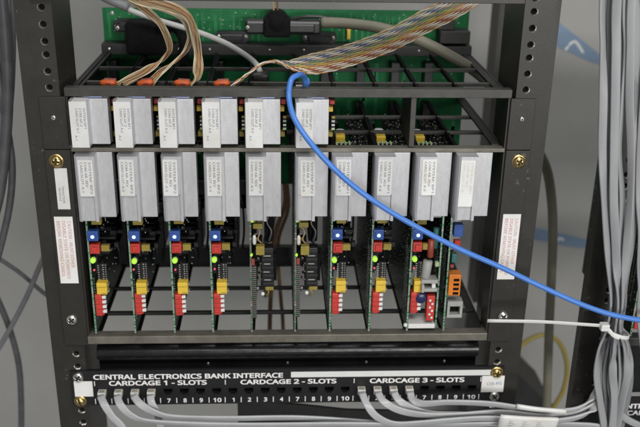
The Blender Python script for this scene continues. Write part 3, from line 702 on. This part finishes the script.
# ================================================================== NEIGHBOURING UNITS AT THE RIGHT EDGE
p2 = thing('patch_bay', (0,0,0), 'black panel with cut-off white lettering on the neighbouring rack at bottom right', 'patch panel')
m = MB(); m.box(338, 820, -2.4, -.3, -481, -434.5, 'panel_black'); m.build('panel', p2)
m = MB(); lettering(m, 'CENTRAL ELECTRONICS BANK INTERFACE', 375, -449.5, 6.2, 208, 0.03); lettering(m, 'CARDCAGE 1 - SLOTS', 390, -458.6, 6.0, 107, 0.03); m.build('lettering', p2)
screw(SC_BRASS, p2, 348.5, -3, -442, .4)
u3 = thing('equipment_unit', (0,0,-434), 'black unit behind the cords above the cut-off panel at right', 'equipment unit')
m = MB(); m.box(360, 800, 4, 30, 1, 67, 'black_gloss', 2); m.build('housing', u3)
c3 = thing('card_cage', (0,0,0), 'partly seen card cage of the neighbouring rack at the right edge', 'card cage')
m = MB(); m.box(360, 820, -4, 9, -366, -356, 'bar_metal', .6); m.build('front_bar', c3)
m = MB(); m.box(385, 820, 165, 168, -355.8, -140, 'pcb_dark'); m.build('backplane', c3)
k3 = thing('circuit_card', (0,0,0), 'circuit card with red and yellow parts at the far right edge of the photo', 'circuit card')
board(-355.6, -150, 'pcb_edge').build('board', k3, (380,0,0)); s = solder_side(-344, -150, 51).build('solder_joint', k3, (380,0,0)); s['kind'] = 'stuff'
add_part('dip_switch', k3, lambda m: m.box(381.5, 389, -2, 8, -346, -325, 'red_part', .6)); add_part('relay', k3, lambda m: m.box(383.5, 394, -2.5, 8, -322, -309, 'yellow_part', .6))
add_part('chip', k3, lambda m: m.box(381.5, 390, 4, 30, -300, -250, 'black_plastic', .5))
add_part('cable_clip', k3, lambda m: m.box(377, 378.6, -6, -1, -285, -228, 'grey_plastic', .4))

# ================================================================== CABLES
P = {'blue': [(16, 29, -84), (14.5, 24, -72), (11, 12, -65), (6, 0, -63), (0, -8, -66), (-2, -14, -81), (3, -28, -98), (17, -40, -117), (38, -45, -140), (63, -45, -163), (92, -45, -184), (128, -45, -206), (169, -45, -228), (212, -45, -248), (254, -48, -268), (295, -58, -284), (329, -66, -293), (372, -66, -301), (430, -60, -308)],
 'ribR': [(198, 60, 16), (168, 60, -4), (137, 70, -23), (105, 80, -43), (64, 85, -60), (30, 80, -68), (3, 70, -69), (-16, 60, -63), (-29, 50, -63), (-43, 40, -71), (-55, 30, -81), (-60, 24, -89)],
 'rA': [(-173, 80, 6), (-153, 80, -4), (-123, 80, -11), (-106, 75, -19), (-99, 72, -33), (-94, 60, -59), (-95, 40, -74), (-103, 28, -83), (-106, 24, -89)],
 'rB': [(-176, 90, 4), (-134, 90, -12), (-112, 85, -21), (-104, 80, -38), (-106, 74, -50), (-114, 66, -60), (-133, 45, -72), (-142, 28, -82), (-146, 24, -89)],
 'rC': [(-174, 100, 2), (-160, 98, -9), (-146, 95, -20), (-134, 92, -32), (-126, 84, -50), (-129, 74, -60), (-146, 52, -70), (-165, 34, -78), (-178, 26, -84), (-184, 24, -89)],
 'lgrey': [(-240, 150, 12), (-212, 150, -6), (-178, 150, -24), (-148, 150, -35), (-121, 145, -42), (-98, 140, -48), (-70, 125, -56), (-49, 105, -64), (-36, 85, -70), (-31, 75, -77)],
 'thick': [(38, 180, -42), (65, 175, -42), (104, 165, -45), (138, 155, -53), (171, 145, -66), (206, 140, -85), (231, 140, -105), (257, 150, -135), (290, 170, -174), (323, 190, -219), (340, 200, -270), (348, 200, -326), (354, 200, -399), (360, 200, -476), (375, 200, -643)],
 'c11': [(-207, 8, -421), (-206, -14, -417), (-201, -24, -422), (-193, -28, -434), (-180, -30, -453), (-155, -30, -530)],
 'c12': [(-189, 8, -421), (-188.5, -14, -417), (-184, -24, -422), (-172, -28, -433), (-153, -30, -439), (-98, -30, -444), (-33, -30, -446), (55, -32, -445), (144, -34, -446), (232, -38, -443), (309, -42, -442), (348, -42, -448), (356, -42, -470)],
 'c13': [(-171, 8, -421), (-170.5, -14, -417), (-163, -22, -422), (-148, -26, -430), (-126, -28, -435), (-66, -28, -438), (11, -26, -440), (100, -22, -451), (180, -22, -459), (258, -28, -460), (320, -30, -466)],
 'c14': [(-153.6, 8, -421), (-153, -14, -417), (-151, -20, -423), (-146, -20, -434), (-144, -18, -451), (-138, -18, -500)],
 'c31': [(81.5, 8, -421), (81.5, -14, -417), (85, -26, -424), (95, -34, -434), (114, -38, -441), (142, -40, -439), (175, -40, -436), (219, -40, -434), (263, -44, -436), (307, -45, -433), (332, -41, -424), (344, -34, -405), (347, -31, -375), (346, -30, -340)],
 'c32': [(99.5, 8, -421), (99, -14, -417), (104, -24, -422), (123, -30, -430), (152, -34, -433), (187, -34, -433), (231, -36, -429), (275, -40, -431), (313, -40, -429), (338, -35, -416), (350, -30, -392), (351, -29, -340)],
 'c33': [(117.2, 8, -421), (117, -14, -417), (121, -22, -422), (135, -26, -429), (157, -28, -435), (200, -30, -436), (244, -34, -441), (298, -38, -447), (342, -40, -452)],
 'c34': [(134.6, 8, -421), (134, -14, -417), (136, -22, -421), (147, -28, -422), (175, -32, -418), (219, -36, -418), (263, -40, -423), (306, -43, -423), (327, -39, -415), (339, -33, -396), (341, -30, -340)],
 'v1': [(281, -45, 35), (289, -45, -27), (296, -45, -74), (302, -45, -124), (311, -45, -176), (322, -45, -230), (332, -45, -286), (332, -45, -320), (327, -45, -346), (329, -45, -377), (337, -45, -409), (354, -45, -470)],
 'v2': [(292, -38, 34), (299, -38, -28), (305, -38, -76), (311, -38, -126), (321, -38, -178), (330, -38, -233), (340, -38, -290), (341, -38, -324), (340, -38, -350), (342, -38, -382), (348, -38, -414), (359, -38, -475)],
 'v3': [(293, -49, 36), (300, -49, -26), (306, -49, -73), (312, -49, -122), (319, -49, -174), (329, -49, -228), (337, -49, -284), (339, -49, -317), (341, -49, -344), (345, -49, -375), (351, -49, -406), (356, -49, -470)],
 'v4': [(304, -40, 35), (313, -40, -28), (317, -40, -76), (321, -40, -125), (331, -40, -178), (337, -40, -232), (345, -40, -289), (346, -40, -322), (351, -40, -349), (358, -40, -380), (360, -40, -412), (362, -40, -470)],
 'v5': [(308, -46, 36), (315, -46, -27), (321, -46, -74), (330, -46, -124), (337, -46, -175), (341, -46, -229), (344, -46, -286), (346, -46, -319), (355, -46, -346), (362, -46, -377), (361, -46, -408), (360, -46, -470)],
 'v6': [(318, -36, 34), (326, -36, -29), (332, -36, -77), (339, -36, -127), (345, -36, -179), (348, -36, -234), (351, -36, -291), (352, -36, -325), (363, -36, -352), (370, -36, -383), (371, -36, -415), (368, -36, -475)],
 'cordA': [(-4, 212, -252), (-4, 200, -276), (-18, 190, -320), (-22, 190, -392), (-24, 190, -451), (-27, 190, -628)],
 'cordB': [(-1, 212, -253), (0, 210, -287), (-13, 208, -334), (-9, 208, -414), (-6, 208, -460), (-2, 208, -640)],
 'cordD': [(-16, 170, -252), (-20, 165, -289), (-28, 170, -311), (-26, 180, -346), (-30, 230, -420)],
 'lp1': [(-295, 100, 30), (-297, 100, 2), (-299, 100, -50), (-303, 100, -104), (-312, 100, -160), (-325, 100, -218), (-342, 100, -267), (-372, 110, -340), (-410, 130, -420)],
 'lp2': [(-309, 120, 30), (-311, 120, -1), (-314, 120, -75), (-320, 120, -142), (-335, 120, -214), (-358, 130, -300), (-395, 150, -390)],
 'lp3': [(-410, 250, -352), (-394, 250, -367), (-362, 250, -394), (-332, 250, -426), (-294, 250, -459), (-240, 250, -505)],
 'lp4': [(-285, 200, -275), (-300, 200, -318), (-323, 200, -366), (-344, 200, -409), (-377, 200, -466), (-397, 200, -496)],
 'lp5': [(-390, 220, -404), (-377, 220, -457), (-370, 220, -515), (-373, 220, -577), (-382, 220, -660)],
 'ring_': [(476, 420, -664), (476, 420, -689), (471, 420, -710), (462, 420, -725), (449, 420, -730), (435, 420, -724), (422, 420, -710), (412, 420, -688), (407, 420, -663), (407, 420, -638), (412, 420, -618), (422, 420, -604), (434, 420, -599), (448, 420, -604), (460, 420, -618), (470, 420, -639)]}
def round_cable(key, r, mt, label, cat='cable', group=None, n=10, sub=6, closed=False, name='cable'):
    m = MB(); m.tube(P[key], r, mt, n, sub, closed); return tag(m.build(name), label, cat, group)
tb = thing('network_cable', (0,0,0), 'bright blue network cable looping over the top bar and sagging across to the right', 'cable')
m = MB(); m.tube(P['blue'], 2.75, 'cable_blue', 14, 8); m.build('cord', tb)
m = MB(); m.box(4, 18, 20, 36, -92, -80.5, 'plug_clear', .8); m.lathe((16, 29, -80.4), (-.05,-.1,1), [(4.2,0),(4.0,3),(3.3,8)], 12, 'cable_blue'); m.build('plug', tb)
tl = thing('grey_cable', (0,0,0), 'light grey round cable running down across the green backplane into a black plug', 'cable')
m = MB(); m.tube(P['lgrey'], 3.1, 'cable_light', 10, 8); m.build('cord', tl)
m = MB(); m.box(-40, -22, 60, 80, -104, -76, 'black_plastic', 2.5); m.build('plug', tl)
m = MB(); m.tube([(-222, 151, 1), (-200, 147.5, -12), (-176, 146, -22)], 5.0, 'cable_grey', 10, 6); m.build('sleeve', tl)
# black connector hoods on the backplane
hood = thing('cable_connector', (0,0,0), 'large black connector hood on the left part of the green backplane', 'connector')
m = MB(); m.box(-186, -138, 168, 201.5, -80, -42, 'black_matte', 4); m.build('hood', hood)
m = MB(); m.box(-200, -130, 188, 201.6, -56, -48, 'black_plastic', 1.5); m.build('flange', hood); screw(SC_SMALL, hood, -197, 188, -52)
m = MB(); m.tube([(-150, 172, -50), (-130, 166, -46), (-118, 150, -60), (-122, 150, -90)], 5.5, 'black_matte', 10, 6); m.build('strain_relief', hood)
th = thing('thick_cable', (0,0,0), 'thick olive-grey cable from the long black connector, hanging down behind the right post', 'cable')
m = MB(); m.tube(P['thick'], 6.2, 'cable_olive', 14, 8); m.build('cord', th)
m = MB(); m.box(-50, 38, 176, 196, -56, -40, 'black_plastic', 3); m.box(-12, 30, 172, 175.9, -53, -43, 'black_plastic', 1.5); m.build('connector', th); 
m = MB(); m.lathe((-13.5, 168, -42), (0,1,0), [(.001,-3),(6,-2),(11,1),(13,3),(14,8),(14,24),(12,27)], 20, 'black_matte'); m.box(-29, 2, 168, 196, -58, -36, 'black_matte', 3); m.build('clamp', th)
screw(SC_SMALL, th, -47, 176, -48)
cw = thing('wire_pair', (0,0,0), 'two thin brown wires rising from the round black clamp on the backplane', 'wire')
m = MB(); m.tube([(-16, 180, -34), (-18, 178, -20), (-20, 176, 20)], 1.1, 'wire_tan', 6, 5); m.tube([(-12, 180, -34), (-13, 178, -18), (-12, 176, 20)], 1.1, 'cable_brown', 6, 5); m.build('wire', cw)
bw_ = MB(); bw_.tube([(0,185,-41), (20, 182, -36), (45, 182, -37), (52, 185, -44)], 2.0, 'black_plastic', 8, 5)
tag(bw_.build('cable_tie'), 'thin black strap lying along the top of the long black connector', 'strap')
round_cable('cordA', 3.0, 'cable_brown', 'brown cable hanging behind the cage, left of the pair', 'cable', 'brown cables behind the cage')
round_cable('cordB', 2.6, 'cable_brown', 'brown cable hanging behind the cage, right of the pair', 'cable', 'brown cables behind the cage')
round_cable('cordD', 3.4, 'cable_dark', 'short black cable curling behind the fifth lower card')
for k_ in ('lp1', 'lp2'): P[k_] = [(P[k_][0][0]+4, P[k_][0][1], 420), (P[k_][0][0]+2, P[k_][0][1], 200)] + P[k_]
P['lp6'] = [(-309, 110, 420), (-310, 110, 150), (-312, 110, -20), (-315, 110, -73), (-313, 110, -128), (-311, 110, -186), (-318, 110, -234), (-333, 110, -284), (-350, 110, -330)]
P['lp7'] = [(-290, 130, 420), (-291, 130, 180), (-293, 130, 30), (-296, 130, -6), (-300, 130, -55), (-310, 130, -122), (-325, 130, -181), (-343, 130, -242)]
round_cable('lp6', 4.0, 'cable_dark', 'dark cable dipping lowest among those at the upper left picture edge', 'cable', 'dark cables left of the rack')
round_cable('lp7', 3.0, 'cable_grey', 'thinnest grey cable at the very top left, nearest the post', 'cable', 'dark cables left of the rack')
round_cable('lp1', 6.0, 'cable_dark', 'thick dark cable curving along the top of the left picture edge', 'cable', 'dark cables left of the rack')
round_cable('lp2', 5.5, 'cable_grey', 'grey cable beside the thick dark one at the upper left picture edge', 'cable', 'dark cables left of the rack')
round_cable('lp3', 2.8, 'cable_dark', 'thin dark cable sloping down to the right behind the left post', 'cable', 'dark cables left of the rack')
round_cable('lp4', 3.4, 'cable_grey', 'grey cable sloping down to the left, crossing the thin dark one', 'cable', 'dark cables left of the rack')
round_cable('lp5', 4.2, 'cable_dark', 'dark cable bending straight down at the lower left corner', 'cable', 'dark cables left of the rack')
P['ring'] = [(340, 430, -700), (374, 420, -647), (398, 420, -610), (432, 422, -596), (461, 424, -615), (479, 426, -660), (479, 428, -709), (466, 430, -747), (452, 440, -800), (440, 450, -900)]
round_cable('ring', 4.0, 'cable_yellow', 'yellow cable arching over in a loop by the wall right of the rack', 'cable')
# twisted ribbon cables
def ribbon(key, wv, width, pairs, label, period=17.0, r=0.62, group='twisted ribbon cables'):
    pts = spline(P[key], 14); ws = spline(wv, 14); fr = frames(pts, ws); m = MB(); n = len(pairs); d = 0; seg = []
    for i, p in enumerate(pts):
        if i: d += (p-pts[i-1]).length
        seg.append(d)
    for k, (ca, cb) in enumerate(pairs):
        off = (k-(n-1)/2)*width/n; ph0 = k*1.3
        for q, c in enumerate((ca, cb)):
            vs = []; fs = []; N = 5
            for p, (t, u, v), s_ in zip(pts, fr, seg):
                a = 2*math.pi*s_/period + ph0 + q*math.pi
                cpt = p + u*(off + math.cos(a)*width/n*.27) + v*(math.sin(a)*.75)
                for i in range(N):
                    b = 2*math.pi*i/N; vs.append(cpt + u*(math.cos(b)*r*width/n/2.2) + v*(math.sin(b)*r))
            for j in range(len(pts)-1):
                for i in range(N): fs.append((j*N+i, j*N+(i+1)%N, (j+1)*N+(i+1)%N, (j+1)*N+i))
            m.add(vs, fs, 'wire_'+c, True)
    return tag(m.build('ribbon_cable'), label, 'ribbon cable', group)
U = (0.32, 0, 0.95)
ribbon('ribR', [tuple(-c for c in q) for q in [U, U, (0.36,0,.93), (.38,0,.92), (.33,.1,.94), (.22,.5,.85), (0,.95,.2), (0,1,-.2), (.1,1,-.15), (.2,.95,.0), (.3,.9,.0), (.3,.9,0)]], 24,
       [('orange','white'),('brown','cream'),('red','white'),('orange','cream'),('yellow','orange'),('yellow','grey'),('green','tan'),('violet','cream'),('blue','white'),('grey','cream'),('cream','tan')][::-1],
       'wide rainbow ribbon cable of twisted pairs rising to the upper right', 21)
ptan = [('cream','cream'),('tan','tan'),('brown','tan'),('tan','orange'),('tan','brown'),('tan','cream')]
W1 = (.15,.85,.35)
ribbon('rA', [(.2,.3,.9), (.2,.3,.9), (.1,.5,.85), (.35,.75,.45), (.5,.8,.25), (.45,.85,.2), (.35,.9,.3), (.3,.9,.3), (.3,.9,.2)], 12, ptan, 'tan ribbon cable bending farthest right down to the third latch', 60)
ribbon('rB', [(.2,.4,.9), (.1,.6,.8), (.3,.8,.5), (.4,.9,.1), (.35,.9,-.1), (.15,.9,-.3), (.05,.9,.35), (.1,.9,.4), (.3,.9,.2)], 10, ptan, 'tan ribbon cable in the middle, curling back down to the second latch', 60)
ribbon('rC', [(.2,.5,.8), (.2,.6,.7), (.3,.8,.5), (.4,.85,.3), (.4,.9,.0), (.2,.9,-.3), (.05,.85,.45), (.05,.8,.55), (.1,.8,.5), (.3,.9,.2)], 10, ptan[::-1], 'tan ribbon cable curling leftmost down to the first latch', 60)

# flat silver cords with modular plugs
PIX = dict(c11=0, c12=1, c13=2, c14=3, c31=16, c32=17, c33=18, c34=19)
def patch_cord(key, wv, label, group, mt='cable_pale', width=8.4):
    P[key][0] = (PX[PIX[key]], 8, -421); P[key][1] = (PX[PIX[key]], -14, -417)
    r = thing('patch_cable', (0,0,0), label, 'cable', group)
    m = MB(); m.flat(P[key][1:], wv[1:], width, 2.7, mt, 8); m.build('cord', r)
    x, _, z = P[key][0]; z0 = -424+2.6; xx = x
    m = MB(); m.box(xx-4.4, xx+4.4, -10.5, 9, z0, z0+6.2, 'plug_clear', .5); m.box(xx-1.6, xx+1.6, -9, 3, z0-1.5, z0-0.05, 'plug_clear', .3); m.box(xx-3.6, xx+3.6, -14.5, -10.4, z0+.9, z0+5.0, 'cable_silver', .8)
    for k in range(6): m.box(xx-2.75+k*1.0, xx-2.3+k*1.0, -9.6, -5, z0+6.21, z0+6.45, 'brass')
    m.box(xx-4.0, xx+4.0, -10.9, -10.45, z0+4.2, z0+6.0, 'white_plastic', .15)
    m.build('plug', r)
X_ = (1,0,0); Wd = (.9,0,.45); V_ = (.05,-.35,.9); D_ = (.08,-.4,.9)
G1 = 'flat grey cords plugged into the patch panel'
patch_cord('c11', [X_,X_,X_,Wd,(.8,0,.6),(.8,0,.6)], 'flat grey cord plugged into the leftmost panel socket, dropping out below', G1)
patch_cord('c12', [X_,X_,X_,(.7,-.2,.7),(.2,-.5,.85)]+[D_]*8, 'flat grey cord from the second panel socket, lowest of the long runs', G1)
patch_cord('c13', [X_,X_,X_,(.7,-.2,.7),(.2,-.5,.85)]+[D_]*6, 'flat grey cord from the third panel socket, sweeping right under the panel', G1)
patch_cord('c14', [X_,X_,X_,X_,X_,X_], 'flat grey cord from the fourth panel socket, falling straight down', G1)
patch_cord('c31', [X_,X_,X_,(.8,-.1,.6),(.2,-.3,.9)]+[V_]*4+[(.3,-.3,.8),(.7,0,.5),(.9,.2,0),(.9,.2,0)], 'flat grey cord left of the four under CARDCAGE 3, drooping lowest', G1)
patch_cord('c32', [X_,X_,X_,(.7,-.1,.7),(.2,-.3,.9)]+[V_]*4+[(.5,-.2,.7),(.9,.1,.1),(.9,.2,0)], 'second flat grey cord under the words CARDCAGE 3', G1)
patch_cord('c33', [X_,X_,X_,(.7,-.1,.7),(.2,-.3,.9)]+[V_]*4, 'third flat grey cord under the words CARDCAGE 3', G1)
patch_cord('c34', [X_,X_,X_,(.6,-.2,.8)]+[V_]*4+[(.5,-.2,.7),(.9,.1,.1),(.9,.2,0)], 'flat grey cord right of the four under CARDCAGE 3, topmost run', G1)
# paper flags wrapped round the runs
m = MB(); m.flat([(226,-52,-430.5),(256,-54,-432),(288,-56,-432.5)], [V_]*3, 25, 4.6, 'paper', 5)
for i in range(3):
    for k in range(3): m.box(236+k*15, 240+k*15+(i%2)*3, -58.9+i*1.7-k*.97, -57.9+i*1.7-k*.97, -425.5-i*4.4-k*.3, -424.8-i*4.4-k*.3, 'ink_faint')
tag(m.build('paper_flag'), 'large white paper flag wrapped round the grey cords at the lower right', 'label', 'paper flags on the cords')
m = MB(); m.flat([(247,-42,-417.5),(270,-44,-420.5),(300,-47.5,-421.5)], [V_]*3, 6, 4.2, 'paper', 5)
tag(m.build('paper_flag'), 'narrow white paper flag on the topmost grey cord at the lower right', 'label', 'paper flags on the cords')
# hanging bundle
G2 = 'flat grey cords hanging in the bundle at right'
P['v11'] = [(p[0]+5+2*math.sin(i*1.7), p[1]+9, p[2]) for i, p in enumerate(P['v5'])]; P['v12'] = [(p[0]-3+2*math.cos(i*1.3), p[1]+9, p[2]) for i, p in enumerate(P['v2'])]
P['v10'] = [(320,-40,40),(329,-40,0),(333,-40,-45),(337,-40,-90),(341,-40,-130),(346,-40,-170),(352,-40,-210),(358,-38,-250),(364,-37,-280),(370,-36,-310),(380,-36,-350),(395,-36,-400)]
for k_ in ('v1', 'v2', 'v3', 'v4', 'v5', 'v6'): P[k_] = [(x-2.0 if i < 6 else x, y, z) for i, (x, y, z) in enumerate(P[k_])]
P['v7'] = [(p[0]+5, p[1]+9, p[2]) for p in P['v1']]; P['v8'] = [(p[0]+4+3*math.sin(i*1.1), p[1]+10, p[2]) for i, p in enumerate(P['v3'])]
P['v9'] = [(p[0]+3-4*math.sin(i*.9), p[1]+11, p[2]) for i, p in enumerate(P['v4'])]
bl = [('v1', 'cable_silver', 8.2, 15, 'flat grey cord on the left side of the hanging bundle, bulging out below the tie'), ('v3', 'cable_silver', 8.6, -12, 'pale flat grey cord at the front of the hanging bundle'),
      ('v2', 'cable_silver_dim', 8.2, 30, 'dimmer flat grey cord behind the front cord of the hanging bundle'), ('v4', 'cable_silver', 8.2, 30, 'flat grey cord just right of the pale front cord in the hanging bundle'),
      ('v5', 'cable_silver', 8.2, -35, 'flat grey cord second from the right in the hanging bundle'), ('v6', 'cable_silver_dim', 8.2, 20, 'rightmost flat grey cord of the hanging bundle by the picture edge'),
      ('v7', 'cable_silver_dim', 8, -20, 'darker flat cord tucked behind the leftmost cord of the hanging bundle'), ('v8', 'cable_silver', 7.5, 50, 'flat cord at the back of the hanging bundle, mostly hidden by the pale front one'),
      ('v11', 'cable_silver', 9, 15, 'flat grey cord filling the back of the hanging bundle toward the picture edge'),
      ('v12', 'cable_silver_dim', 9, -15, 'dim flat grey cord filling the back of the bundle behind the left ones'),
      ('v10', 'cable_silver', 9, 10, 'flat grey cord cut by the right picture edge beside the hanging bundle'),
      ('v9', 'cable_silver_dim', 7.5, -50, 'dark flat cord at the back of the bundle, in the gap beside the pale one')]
for q, (k, mt, wdt, ang, lb) in enumerate(bl):
    rr = random.Random(q+2); wv = []
    for i in range(12):
        a = math.radians(ang + rr.uniform(-26, 26))
        if 6 <= i <= 8: a = math.radians(75 if q % 2 else 60)
        wv.append((math.cos(a), math.sin(a), 0))
    x_, y_, z_ = P[k][0]; m = MB(); m.flat([(x_-14, y_, 420), (x_-6, y_, 200)] + P[k], [wv[0], wv[0]] + wv, wdt, 2.6, mt, 8); tag(m.build('flat_cable'), lb, 'cable', G2)
m = MB(); m.flat([(343,-40,-320), (345,-42,-360), (347,-42,-390), (354,-42,-414), (366,-40,-432), (388,-40,-446), (430,-40,-462)], [(.9,.3,0),(.9,.3,0),(.9,.3,.2),(.8,.3,.5),(.6,.2,.8),(.5,.1,.85),(.4,0,.9)], 8, 2.6, 'cable_silver', 8)
tag(m.build('flat_cable'), 'flat grey cord flaring from the bundle over the cut-off lettering at the lower right corner', 'cable', G2)
zt = thing('zip_tie', (342,-44,-322), 'white zip tie round the hanging bundle with a long straight tail pointing left', 'zip tie')
m = MB(); ring = [(13.5*math.cos(a), 17*math.sin(a), -1.5-4.0*math.cos(a)-2*math.sin(a)) for a in [2*math.pi*i/20 for i in range(20)]]
m.flat(ring, [(0,0,1)]*20, 4.2, 1.3, 'white_plastic', 3, True); m.build('strap', zt)
m = MB(); m.box(-24, -15, -20.5, -12, 9, 16.5, 'white_plastic', 1.2); m.build('head', zt)
m = MB(); m.flat([(-20,-17,12),(-14,-14,8),(-8,-16,2),(-2,-17.4,-.5)], [(.3,0,1)]*4, 4.2, 1.3, 'white_plastic', 5); m.build('neck', zt)
m = MB(); m.flat([(-24,-16,14),(-84,-8,14.5),(-139,-6,15)], [(0,-.25,1)]*3, 4.0, 1.2, 'white_plastic', 6); m.build('tail', zt)
# painter's tape on the wall
def tape(pts, label, mark=None):
    t = thing('tape_strip', (pts[0][0], 648, pts[0][1]), label, 'tape', 'strips of blue tape on the wall'); ox, oz = pts[0]
    m = MB(); m.prism([(x-ox, z-oz) for x, z in pts], 'y', 1.2, 1.7, 'tape_blue'); m.build('strip', t)
    if mark: m = MB(); m.flat([(x-ox, 1.0, z-oz) for x, z in mark], [(.6,0,.8)]*len(mark), 4.5, .4, 'paper_cool', 5); m.build('paint_mark', t)
tape([(455,-108),(492,-134),(512,-147),(534,-163),(556,-178),(560,-188),(551,-190),(540,-187),(515,-178),(500,-171),(478,-163),(468,-157)], 'strip of blue tape sloping on the wall near the upper right, with a white scrawl', [(484,-166),(492,-154),(500,-150),(508,-158),(517,-170)])
tape([(455,-495),(490,-503),(522,-510),(550,-517),(572,-524),(576,-538),(566,-540),(540,-537),(512,-531),(486,-525),(455,-519)], 'strip of blue tape on the wall behind the olive cable', [(512,-526),(518,-520),(526,-524)])
